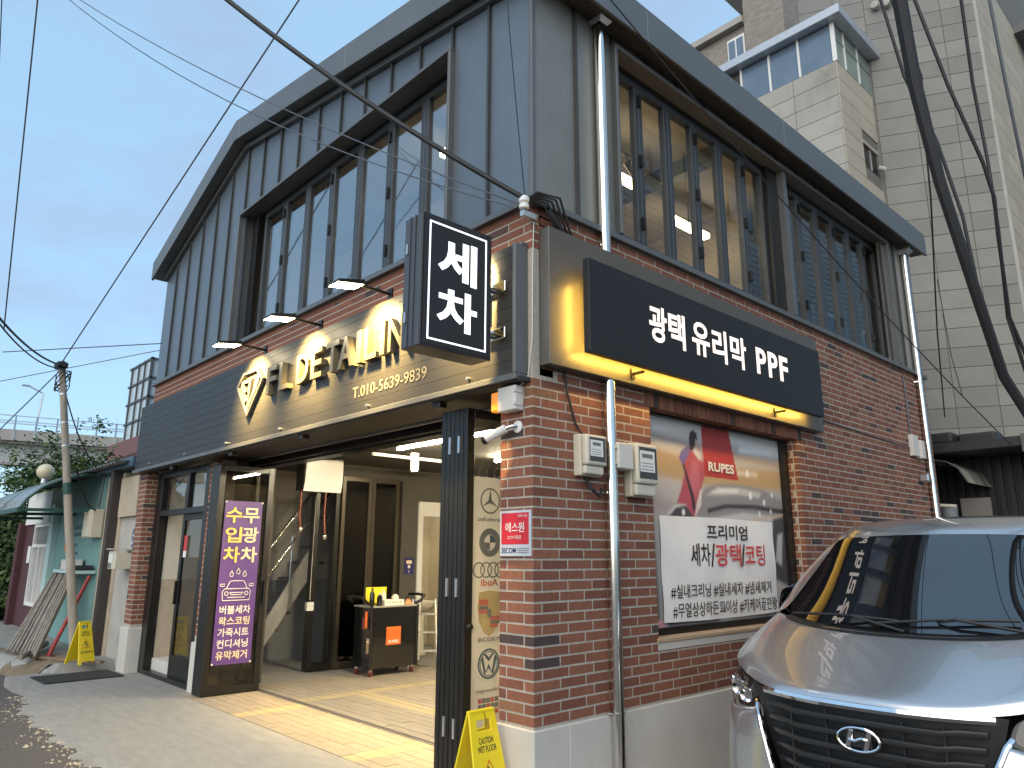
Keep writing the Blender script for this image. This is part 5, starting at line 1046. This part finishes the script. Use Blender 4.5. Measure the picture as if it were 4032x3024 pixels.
Bx('pole_clamp', M_cable, pole, PT.x-.12, PT.x+.10, PT.y-.08, PT.y+.08, PT.z-.12, PT.z-.02, bevel=.02)
M_rust = mat('scaffold_pipe', (.27, .235, .195), rough=.6, metal=.2, var=.35, vs=12, dirt=((.17, .10, .06), .56, .7))
pk = random.Random(3)
for i in range(14):
    f_ = i/13; b_ = V((-10.55+1.15*f_, -.95+.14*f_+pk.uniform(-.03, .03), .13+.015*(i % 3))); t_ = V((-12.0+1.35*f_, -.14-.05*pk.random(), 1.28+pk.uniform(-.03, .05)))
    tag(MB().cyl(b_, t_, .021 if i % 3 else .027, 10).build('scaffold_pipe', M_rust, smooth=True), 'rusty steel scaffold pipe in the leaning stack by the teal shed', 'pipe', 'leaning scaffold pipes')
for i in range(4):
    b_ = V((-9.55+.09*i, -.93-.03*i, .15+.03*(i % 2))); tag(MB().tube([b_, b_+V((-1.3, .55, .02))], .03, 10).build('scaffold_pipe', M_rust, smooth=True), 'short scaffold pipe lying at the foot of the leaning stack', 'pipe', 'lying scaffold pipes')
tag(MB().cyl((-9.55, -.62, .12), (-9.75, -.16, 1.25), .03, 10).build('red_prop', mat('red_prop', (.30, .03, .025), rough=.5, var=.3, vs=12), smooth=True), 'red steel prop leaning on the wall beside the scaffold pipes', 'prop')
sh_ = thing('wall_shelf', 'pale shelf with pipe ends above the leaning scaffold pipes', 'shelf', (-10.8, -.12, 1.28)); Bx('board', M_lteal, sh_, -.95, .65, -.14, .14, 0, .05); Bx('carton', M_boxgrey, sh_, -.55, -.05, -.12, .1, .051, .22, bevel=.01); MB().lathe([(.02, 0), (.07, .03), (.08, .08), (.03, .14)], (-.75, -.02, .05), 14).build('kettle', M_steel, sh_, smooth=True)
for i in range(3): MB().cyl((.30+.11*i, -.2, .085), (.30+.11*i, .12, .085), .045, 12).build('pipe_end', M_cable, sh_, smooth=True)
gl = thing('globe_lamp', 'cream globe lamp standing above the curved awning', 'lamp', (-11.6, -.62, 2.80)); MB().lathe([(.135*math.sin(math.pi*k/14)+.004, .20-.135*math.cos(math.pi*k/14)) for k in range(1, 14)], (0, 0, 0), 22).build('globe', mat('globe', (.60, .52, .36), rough=.35, var=.06), gl, smooth=True); MB().cyl((0, 0, 0), (0, 0, .1), .05, 12).build('neck', M_galv, gl)
g2 = thing('dome_lamp', 'pale dome lamp on a curved grey pipe at the left edge', 'lamp', (-13.3, -1.05, 2.45)); MB().lathe([(.02, .22), (.10, .20), (.17, .12), (.19, .02), (.17, 0)], (-.35, -.15, .28), 18).build('dome', M_boxgrey, g2, smooth=True); MB().tube([(0, 0, 0), (0, 0, .25), (-.08, -.03, .40), (-.24, -.10, .46)], .025, 8).build('pipe', M_galv, g2, smooth=True)
# ivy and tree
def leaves(center, rad_, n, size, seed, flat=None):
    rg = random.Random(seed); mb = MB(); c = V(center)
    clumps = [V((rg.gauss(0, .5)*rad_[0], rg.gauss(0, .5)*rad_[1], rg.gauss(0, .48)*rad_[2])) for _ in range(max(8, n//60))]
    for i in range(n):
        k_ = clumps[rg.randrange(len(clumps))]; p = c + k_ + V((rg.gauss(0, .13)*rad_[0], rg.gauss(0, .13)*rad_[1], rg.gauss(0, .13)*rad_[2])); s = size*rg.uniform(.6, 1.3)
        a = V((rg.gauss(0, 1), rg.gauss(0, 1), rg.gauss(0, .5))).normalized(); b = a.cross(V((rg.gauss(0, 1), rg.gauss(0, 1), rg.gauss(0, 1)))).normalized()
        mb.add([p-a*s, p+b*s*.45, p+a*s, p-b*s*.45], [(0,1,2,3)], rg.random())
    return mb
LG = [(0, (.022, .045, .012)), (.5, (.05, .10, .025)), (1, (.11, .17, .04))]
M_leaf = mat('leaf', tone=LG, rough=.6, var=.3, vs=3)
TC_ = ray(290, 1900, 21)
tr_ = thing('street_tree', 'green leafy tree top behind the globe lamp and awning', 'tree', (TC_.x, TC_.y, 0)); leaves((0, 0, TC_.z), (.95, 1.45, .80), 15000, .055, 5).build('crown', M_leaf, tr_, tone=True)
MB().tube([(0, 0, 0), (.05, 0, 1.3), (-.05, .1, 2.4), (.1, 0, TC_.z)], [.14, .11, .09, .04], 10).build('trunk', M_pole, tr_, smooth=True)
for a in range(5): MB().tube([(0, 0, 2.0+.2*a), (.4*math.cos(a*1.3), .5*math.sin(a*1.3), 2.7+.15*a), (.7*math.cos(a*1.3), .9*math.sin(a*1.3), 3.3+.15*a)], [.05, .035, .015], 7).build('limb', M_pole, tr_, smooth=True)
iv = thing('ivy_hedge', 'dense dark green ivy hedge at the far left edge', 'hedge', (-20, -.3, 0)); rg = random.Random(8); ivm = MB()
for i in range(9000):
    u = rg.random(); p = V((2.75+rg.gauss(0, .08), rg.uniform(-.3, 1.2), rg.uniform(.35, 2.6))) if u < .45 else V((rg.uniform(-4, 2.7), -.22+rg.gauss(0, .09), rg.uniform(.35, 2.6)))
    p += V((rg.gauss(0, .06), rg.gauss(0, .06), 0)) + V((.10, -.06, 0))*math.sin(p.z*5+p.y*4)*.8; s = rg.uniform(.035, .075); a = V((rg.gauss(0, .5), rg.gauss(0, 1), rg.gauss(0, .8))).normalized(); b = a.cross(V((1+rg.gauss(0, .6), -.6, .5))).normalized()
    ivm.add([p-a*s, p+b*s*.6, p+a*s, p-b*s*.6], [(0,1,2,3)], rg.random())
ivm.build('foliage', M_leaf, iv, tone=True); Bx('hedge_core', mat('hedge_core', (.012, .022, .008), rough=.9), iv, -4.2, 2.62, -.1, 1.3, .2, 2.5)
Bx('planter', mat('planter', (.40, .36, .33), rough=.8, var=.1), iv, -2.0, 3.4, -.65, -.35, .1, .4, bevel=.02)
# far viaduct with railing, and houses below it
vd = thing('viaduct', 'concrete elevated road with railing far behind the leaning pole', 'bridge', (-41, 5, 0)); A_, B_ = V((-44.5, -14, 0)), V((-38.0, 20, 0)); dv = (B_-A_).normalized(); nv = V((dv.y, -dv.x, 0))
M_via = mat('viaduct_concrete', (.38, .35, .32), rough=.9, var=.15, vs=1, dirt=((.20, .17, .14), .56, .6), dirts=.8); M_gird = mat('girder_paint', (.46, .46, .44), rough=.7, var=.08)
def vbar(name, m, z0, z1, off, th): mb = MB(); c = V((0, 0, (z0+z1)/2)); inn(mb.bar(A_+c+nv*off, B_+c+nv*off, th, z1-z0).build(name, m, None), vd)
vbar('parapet', M_via, 7.22, 7.78, 0, .35); vbar('girder', M_gird, 6.15, 7.12, -.7, .6); vbar('deck', M_via, 7.1, 7.22, -3, 6); vbar('lower_flange', M_via, 6.02, 6.14, -.7, .8)
for zz in (8.12, 8.24, 8.52): vbar('rail', M_galv, zz-.025, zz+.025, 0, .05)
Lg = (B_-A_).length
for i in range(int(Lg/.92)): c = A_+dv*(.92*i); inn(MB().bar(c+V((0, 0, 7.3)), c+V((.0, .0, 8.55)), .07, .07).build('railing_post', M_galv, None), vd) if 12 < .92*i < 26 else None
for i in range(30): c = A_+dv*(.92*i)+nv*.19; inn(MB().bar(c+V((0, 0, 7.22)), c+V((0, 0, 7.80)), .12, .05).build('parapet_rib', M_gird, None), vd) if 12 < .92*i < 26 else None
for f_ in (.25, .62): c = A_.lerp(B_, f_)+nv*-3; inn(MB().cyl(c, c+V((0, 0, 6.1)), .9, 16).build('pier', M_via, None), vd)
lp = thing('street_lamp', 'thin street lamp standing on the far elevated road', 'lamp', (-42.6, 4.3, 7.2)); MB().tube([(0, 0, 0), (.1, .1, 2.9)], .05, 8).build('mast', M_galv, lp); MB().tube([(.1, .1, 2.9), (-.1, -.6, 3.25)], .04, 6).build('arm', M_galv, lp); Bx('lamp_head', M_galv, lp, -.2, .0, -.9, -.5, 3.2, 3.28, bevel=.02)
gh = thing('glazed_stair_house', 'far house with glazed stair tower above a maroon storey', 'house', (-24.0, 4.0, 0)); M_ggl = mat('stair_glass', (.42, .49, .53), rough=.15, var=.15, vs=1.5); M_gm = mat('stair_frame', (.07, .075, .08), rough=.5)
def ghx(name, m, *c): return inn(Bx(name, m, None, *c), gh)
ghx('wall', M_maroon, -27.5, -23.6, 4.25, 6.5, 0, 5.55); ghx('wall_band', mat('old_pink', (.17, .085, .085), rough=.8, var=.2), -27.5, -23.58, 4.23, 6.5, 5.0, 5.6); ghx('stair_core', M_ggl, -26.5, -24.0, 4.45, 6.7, 5.6, 8.45)
for y_ in (4.45, 4.9, 5.35, 5.9, 6.5): inn(Bx('mullion', M_gm, None, -24.02, -23.94, y_-.035, y_+.035, 5.6, 8.5), gh)
for z_ in (5.65, 6.3, 7.05, 7.75, 8.45): inn(Bx('transom', M_gm, None, -24.02, -23.94, 4.4, 6.75, z_-.035, z_+.035), gh)
for x in (-24.0, -24.7, -25.4, -26.2): inn(Bx('mullion', M_gm, None, x-.035, x+.035, 4.40, 4.46, 5.6, 8.5), gh)
for z_ in (6.3, 7.05, 7.75, 8.45): inn(Bx('transom', M_gm, None, -26.5, -23.95, 4.40, 4.46, z_-.035, z_+.035), gh)
inn(MB().box(-23.57, -23.52, 4.40, 4.85, 4.05, 4.75).build('window_frame', M_white, None), gh); [inn(Bx('pane', M_gm, None, -23.515, -23.51, y_, y_+.14, 4.15, 4.65), gh) for y_ in (4.46, 4.66)]
for i in range(9): inn(Bx('balcony_slat', M_via, None, -23.56, -23.50, 4.30+.16*i, 4.36+.16*i, 5.62, 6.05), gh)
wallbox('far_house', 'pale house with red eaves at the far left edge', 'house', mat('ochre_wall', (.48, .36, .18), rough=.8, var=.1), -31, -27, -3.4, .4, 0, 4.4); wallbox('red_eave', 'red eave board of the pale far left house', 'roof', mat('red_eave', (.30, .04, .035), rough=.6), -31.2, -26.7, -3.6, .6, 4.4, 4.6)
# ================================================================== apartment block and stair tower behind the shop
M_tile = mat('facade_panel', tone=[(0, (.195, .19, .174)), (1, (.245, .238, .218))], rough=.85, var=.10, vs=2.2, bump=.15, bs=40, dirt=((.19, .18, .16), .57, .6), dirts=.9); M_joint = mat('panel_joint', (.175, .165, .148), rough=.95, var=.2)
M_tileb = mat('facade_panel_side', tone=[(0, (.44, .39, .30)), (1, (.52, .46, .36))], rough=.85, var=.10, vs=2.2, dirt=((.30, .25, .18), .57, .6), dirts=.9); M_conct = mat('tower_panel', tone=[(0, (.32, .30, .265)), (1, (.42, .395, .35))], rough=.9, var=.16, vs=1.8, bump=.2, bs=30, dirt=((.13, .115, .095), .52, .75), dirts=.9, stretch=(1, 1, .6))  # side facade panels: warm evening light put into a paler, yellower colour
J_ = V((-.95, 10.2, 0)); dj = V((.879, .477, 0)); K_ = J_ + dj*1.886; nj = V((dj.y, -dj.x, 0)); J0 = J_ - dj*1.25
ap = thing('apartment_block', 'tall grey panelled apartment block rising behind the shop', 'building', (0, 11, 0))
core = MB(); core.add([J0-nj*.0, K_, (K_.x, 18, 0), (J0.x-2, 18, 0)] + [V(p)+V((0, 0, 15.2)) for p in (J0, K_, (K_.x, 18, 0), (J0.x-2, 18, 0))], [(0,1,5,4),(1,2,6,5),(2,3,7,6),(3,0,4,7),(4,5,6,7)]); inn(core.build('core_wall', M_joint, None), ap)
pan_cache = {}
def panel_mesh(key, wd, ht, m, th=.018):
    if key not in pan_cache: mb = MB(); mb.box(-wd/2, wd/2, -th, 0, -ht/2, ht/2, random.random()); pan_cache[key] = mb.mesh('facade_panel', tone=True)
    return pan_cache[key]
def panels(par, o, d, n, s0, s1, z0, z1, pw, ph, m, tagk, gap=.010, holes=(), stag=False):
    ang = math.atan2(d.y, d.x); r = 0; z = z0
    while z < z1-.05:
        h = min(ph, z1-z); s = s0 - (pw/2 if (stag and r % 2) else 0)
        while s < s1-.03:
            a, b = max(s, s0), min(s+pw, s1); s += pw
            if b-a < .04 or any(a < q[1]-.02 and b > q[0]+.02 and z < q[3]-.02 and z+h > q[2]+.02 for q in holes): continue
            me = panel_mesh((tagk, round(b-a, 2), round(h, 2), random.randrange(6)), b-a-gap, h-gap, m)
            c = o + d*((a+b)/2) + V((0, 0, z+h/2)); ob = link('facade_panel', me, m, par); ob.rotation_euler = (0, 0, ang); ob.location = c + n*.0 - V(par.location)
        z += ph; r += 1
panels(ap, J_, dj, nj, .0, 1.886, 1.6, 15.0, .65, .352, M_tile, 'a')
panels(ap, J_, dj, nj, -1.2, .0, 11.3, 15.0, .65, .352, M_tile, 'a')
panels(ap, K_, V((0, 1, 0)), V((1, 0, 0)), .0, 4.0, 3.0, 13.0, .65, .352, M_tileb, 'b')
inn(Bx('roof_eave', M_trim, None, K_.x-.05, K_.x+.45, 14.3, 18.2, 12.9, 13.1), ap)
for x in (.10, .30): inn(MB().lathe([(.02, -.10), (.075, -.09), (.08, 0), (.03, .02)], J_+dj*(.12+x)+nj*.06+V((0, 0, 12.15)), 14, 'y').build('vent_cowl', M_cgrey, None, smooth=True), ap)
inn(Bx('corner_trim', M_cgrey, None, K_.x-.03, K_.x+.03, K_.y-.03, K_.y+.03, 1.6, 15), ap)
tw = thing('stair_tower', 'stained concrete stair tower with glazed top beside the apartment block', 'building', (-2, 9, 0))
def twx(name, m, *c, **k): return inn(Bx(name, m, None, *c, **k), tw)
twx('core_wall', M_joint, -4.2, -1.0, 8.62, 10.45, 0, 10.23)
panels(tw, V((-4.2, 8.62, 0)), V((1, 0, 0)), V((0, -1, 0)), .0, 3.22, 5.2, 10.23, .80, .335, M_conct, 't')
WH = (.84, 1.45, 8.49, 8.93)
M_conb = mat('tower_panel_side', tone=[(0, (.42, .365, .29)), (1, (.50, .44, .35))], rough=.9, var=.14, vs=1.8, dirt=((.22, .18, .13), .55, .7), dirts=.9, stretch=(1, 1, .5))  # tower panels again, with sunset brightness painted into the side colour
for a in (.0,): panels(tw, V((-1.0, 8.60, 0)), V((0, 1, 0)), V((1, 0, 0)), .0, 1.66, 5.2, 10.23, .83, .335, M_conb, 'u', holes=[WH])
twx('window_recess', M_black, -1.02, -.997, 9.44, 10.05, 8.49, 8.93); twx('window_bar', M_galv, -.995, -.985, 9.74, 9.77, 8.49, 8.93); twx('recess_lintel', M_conb, -.997, -.97, 9.42, 10.07, 8.93, 9.0)
M_tgl = mat('tower_glass', (.14, .19, .25), rough=.12, var=.2, vs=1.5, spec=.6); M_tgs = mat('tower_glass_side', (.25, .31, .27), rough=.2, var=.15, vs=2)
for x0_, x1_ in ((-2.80, -2.25), (-2.21, -1.67), (-1.63, -1.04)): twx('pane', M_tgl, x0_, x1_, 8.625, 8.64, 10.24, 11.0)
for x in (-2.82, -2.23, -1.65, -1.02): twx('mullion', M_white, x-.02, x+.02, 8.60, 8.645, 10.23, 11.02, bevel=.003)
for a, b in ((8.66, 9.0), (9.04, 9.6), (9.64, 10.3)): twx('pane', M_tgs, -1.0, -.985, a, b, 10.24, 11.0)
for y_ in (8.62, 9.02, 9.62, 10.32): twx('mullion', M_white, -1.0, -.965, y_-.018, y_+.018, 10.23, 11.02, bevel=.003)
twx('top_rail', M_galv, -1.0, -.97, 8.65, 10.3, 10.70, 10.73)
twx('glass_room_core', M_gray, -4.0, -1.02, 8.66, 10.4, 10.24, 11.0)
mbp = MB(); mbp.add([(-4.3,8.42,11.02),(-.78,8.42,11.02),(-.78,10.5,11.02),(-4.3,10.5,11.02),(-4.3,8.42,11.2),(-.78,8.42,11.2),(-.78,10.5,11.2),(-4.3,10.5,11.2)], [(0,3,2,1),(4,5,6,7),(0,1,5,4),(1,2,6,5),(2,3,7,6),(3,0,4,7)]); inn(mbp.build('canopy_roof', mat('pale_sheet', (.45, .48, .52), rough=.4, metal=.4, var=.08), None, bevel=.01), tw)
inn(MB().tube([(-.97, 10.30, 10.25), (-.97, 10.30, 5.2)], .035, 8).build('red_drain_pipe', mat('red_pipe', (.26, .035, .035), rough=.5, var=.2), None, smooth=True), tw)
inn(MB().tube([(-.96, 9.98, 8.62), (-.90, 10.02, 8.60), (-.86, 10.05, 8.57)], .05, 10).build('vent_pipe', M_cgrey, None, smooth=True), tw)
# rough-cast house further back
rh = thing('roughcast_house', 'brown rough-cast house with small white window seen above the glazed tower', 'house', (-6, 13.5, 0)); M_rc = mat('roughcast', (.27, .235, .20), rough=.95, var=.3, vs=5, bump=.8, bs=14, stretch=(1, 1, 2.0))
inn(Bx('wall', M_rc, None, -9.5, -3.8, 13, 16, 0, 15.75), rh); inn(Bx('wall', M_rc, None, -4.85, -3.75, 12.9, 16, 0, 17.6), rh); inn(Bx('roof_edge', M_via, None, -9.7, -4.86, 12.8, 16.2, 15.76, 15.95), rh); inn(Bx('roof_edge', M_via, None, -5.6, -3.6, 12.7, 16.2, 17.2, 17.4), rh)
wf = inn(MB().box(-5.42, -4.90, 12.96, 12.995, 14.70, 15.50).build('window_frame', M_white, None), rh); [Bx('pane', M_tgl, wf, x, x+.19, 12.945, 12.955, 14.78, 15.42) for x in (-5.38, -5.14)]
# low black canopy and awning between the shop and the block
lc = thing('black_canopy_shed', 'low black corrugated shed with flat canopy behind the parked van', 'shed', (.3, 9, 0)); M_bsh = mat('black_sheet', (.022, .023, .025), rough=.5, var=.15)
def lcx(name, m, *c, **k): return inn(Bx(name, m, None, *c, **k), lc)
for i in range(14): lcx('corrugation', M_bsh, -.55+.13*i, -.48+.13*i, 9.36, 9.42, 0, 3.05)
lcx('wall', M_bsh, -.6, 1.3, 9.42, 9.6, 0, 3.1); lcx('canopy', M_bsh, -.6, .95, 8.35, 9.5, 3.06, 3.2, bevel=.01); lcx('canopy_fascia', mat('canopy_grey', (.10, .10, .10), rough=.6), .951, 1.0, 8.3, 9.55, 2.98, 3.22); lcx('canopy_ridge', M_bsh, -.6, .1, 8.4, 8.75, 3.2, 3.36, bevel=.04, seg=3)
lcx('canopy_ridge', M_bsh, .12, .6, 8.6, 9.0, 3.2, 3.34, bevel=.04, seg=3); lcx('pale_wall', M_cgrey, .95, 1.4, 9.0, 9.35, 0, 2.97)
a2 = thing('smoked_awning', 'curved smoked plastic awning sloping down behind the van roof', 'awning', (.4, 8.6, 2.4)); prf = [(-.30, 2.95), (-.12, 2.945), (.05, 2.90), (.18, 2.80), (.28, 2.60)]
for i in range(6): inn(MB().grid([[(x, 8.2+.42*i+y_, z_) for y_ in (0, .41)] for x, z_ in prf]).build('sheet', mat('smoked_sheet', (.40, .37, .32), rough=.14, var=.1, spec=.9), None, smooth=80), a2); inn(MB().tube([(x, 8.2+.42*i, z_+.004) for x, z_ in prf], .014, 6).build('rib', M_bsh, None), a2)
tk_ = thing('gas_tank', 'grey gas cylinder with valve at the far end of the brick wall', 'tank', (.0, 8.2, 0)); MB().lathe([(.14, 0), (.17, .03), (.17, 1.95), (.13, 2.10), (.05, 2.16)], (.0, 0, 0), 20).build('cylinder', mat('tank_grey', (.16, .17, .18), rough=.5, var=.1), tk_, smooth=True); MB().lathe([(.10, 2.12), (.11, 2.26), (.10, 2.26)], (0, 0, 0), 16).build('collar', MATS['tank_grey'], tk_); MB().tube([(-.1, 0, 2.3), (.1, 0, 2.28)], .025, 8).build('valve', M_cream, tk_)
wallbox('leaning_board', 'plain pale panel leaning behind the grey gas cylinder', 'panel', mat('board_brown', (.16, .145, .13), rough=.7), .0, .38, 8.75, 8.79, 1.2, 2.42)

# ================================================================== building across the alley (mirrored in the side windows and van)
op = thing('opposite_building', 'white brick building with beige upper wall across the alley', 'building', (9, 20, 0)); M_wb = mat('white_brick', (.55, .56, .57), rough=.8, var=.15, vs=5); M_bgu = mat('beige_upper', (.50, .40, .27), rough=.85, var=.1)
def opx(name, m, *c, **k): return inn(Bx(name, m, None, *c, **k), op)
opx('brick_wall', M_wb, 8.05, 13, 9.0, 34, 0, 12.3); opx('brick_wall', M_wb, 8.05, 13, 20.5, 34, 12.3, 15.2); opx('upper_wall', M_bgu, 8.1, 13, 9.1, 20.4, 12.3, 14.6)
jm = MB()
for k in range(36): jm.box(8.034, 8.051, 8.98, 34.02, 7.0+.23*k, 7.05+.23*k) if 7.0+.23*k < 12.2 else jm.box(8.034, 8.051, 20.48, 34.02, 7.0+.23*k, 7.05+.23*k)
inn(jm.build('brick_courses', mat('pale_joint', (.40, .40, .40), rough=.9), None), op)
for y_ in (9.8, 12.4, 15.0, 17.6):
    f_ = opx('window_frame', M_brown, 8.07, 8.11, y_, y_+1.6, 12.7, 14.2); Bx('pane', M_tgl, f_, 8.06, 8.072, y_+.08, y_+.75, 12.8, 14.1); Bx('pane', M_tgl, f_, 8.06, 8.072, y_+.85, y_+1.52, 12.8, 14.1)
for y_ in (21.5, 24.5, 28):
    f_ = opx('window_frame', M_white, 8.02, 8.06, y_, y_+1.8, 9.2, 11.0); Bx('pane', M_tgl, f_, 8.01, 8.022, y_+.1, y_+1.7, 9.3, 10.9)
opx('roof_edge', M_via, 7.9, 13.2, 8.9, 20.4, 14.6, 14.85); opx('roof_edge', M_via, 7.9, 13.2, 20.4, 34.1, 15.2, 15.4)

# ================================================================== overhead cables
def cable(label, pts, r, m=M_cable, cat='cable', group='overhead cables'):
    return tag(MB().tube(pts, r, 7).build('overhead_cable', m, smooth=True), label, cat, group)
INS = V((.03, -.13, 4.05))
cable('thick black service cable running from upper left to the brick corner', catenary(INS, ray(700, -160, 5.6), .10), .020)
c1, c2 = ray(270, -30, 9.5), ray(1990, 822, 4.72)
cable('upper of two thin wires slanting down to the brick corner', catenary(V((-.02, -.12, 4.02)), c1, .16), .0055, M_wire); cable('lower of two thin wires slanting down to the brick corner', catenary(V((-.03, -.13, 3.99)), ray(250, -20, 9.4), .30), .0055, M_wire)
cable('thin straight wire crossing the sky from the leaning pole to the top', [V((-9.53, -1.0, 4.52)), ray(1190, -20, 7.0)], .009, M_wire); cable('nearly upright thin wire at the far left of the sky', [ray(150, -20, 9), ray(15, 1300, 12)], .009, M_wire); cable('short upright wire at the extreme left edge of the sky', [ray(8, -20, 9), ray(-10, 420, 10)], .006, M_wire)
cable('long sagging black cable reaching the pole from the left edge', catenary(ray(-60, 1180, 9), V((-9.53, -1.0, 4.48)), .12), .014); cable('second black cable reaching the pole from the left edge', catenary(ray(-60, 1195, 9), V((-9.50, -1.0, 4.42)), .16), .010)
cable('thin black wire hanging straight past the upper corner cladding', catenary(ray(1995, -20, 4.4), V((.035, -.10, 4.02)), .05), .004)
cable('thin black wire slanting across the side windows to the lower right', catenary(ray(2380, -30, 4.6), ray(3990, 1760, 9.5), .12), .0055)
cable('faint level wire behind the pole towards the shop', [ray(10, 1386, 14), ray(640, 1352, 11.6)], .008, M_wire); cable('faint rising wire below the level wire behind the pole', [ray(-20, 1505, 22), ray(650, 1375, 20)], .010, M_wire)
cable('loose black cable hanging from the pole to the shed roof', catenary(V((-9.50, -.95, 4.2)), V((-9.7, -.1, 2.8)), .25), .010); cable('black cable drooping from the pole to the meter cabinet', catenary(V((-9.42, -.62, 2.9)), V((-10.2, -.05, 2.3)), .18), .012)
cable('straight wire from the pole down to the left edge', [V((-9.55, -1.0, 4.40)), ray(-30, 1720, 14)], .009, M_wire)
# the heavy bundle and its followers at the right
cable('heavy black cable bundle running down the right edge', [ray(3530, -60, 4.6), ray(3600, 330, 4.8), ray(3700, 720, 5.0), ray(3850, 1180, 5.3), ray(3950, 1480, 5.6), ray(4090, 1700, 5.9)], [.045, .043, .036, .034, .032, .032])
cable('black cable left of the heavy bundle', [ray(3455, -40, 5), ray(3560, 300, 5.1), ray(3690, 560, 5.2), ray(3790, 850, 5.25), ray(3862, 1190, 5.3)], .011); cable('thin cable weaving behind the heavy bundle', [ray(3490, -40, 5.2), ray(3630, 300, 5.2), ray(3640, 520, 5.2), ray(3665, 780, 5.4), ray(3690, 1300, 7), ray(3720, 1640, 8.6)], .006)
cable('black cable right of the heavy bundle bending away low down', [ray(3590, -30, 5), ray(3730, 330, 5.1), ray(3870, 640, 5.3), ray(3915, 780, 5.4), ray(3930, 930, 5.5), ray(3975, 1250, 5.8), ray(4060, 1450, 6)], .012); cable('rightmost thin grey cable before the bright side wall', [ray(3890, -30, 6), ray(3960, 330, 6.2), ray(4045, 740, 6.5), ray(4100, 1100, 6.9)], .012, M_wire)
cable('black cable in front of the apartment block corner', [ray(3780, -30, 5.6), ray(3830, 330, 5.8), ray(3890, 640, 6), ray(3930, 900, 5.8), ray(3968, 1250, 5.8), ray(4070, 1560, 6.1)], .012); cable('thin wire hanging low before the grey apartment panels', [ray(3690, 1100, 9.5), ray(3745, 1400, 9.5), ray(3790, 1560, 9.5)], .005)
bpy.data.scenes.remove(TS)
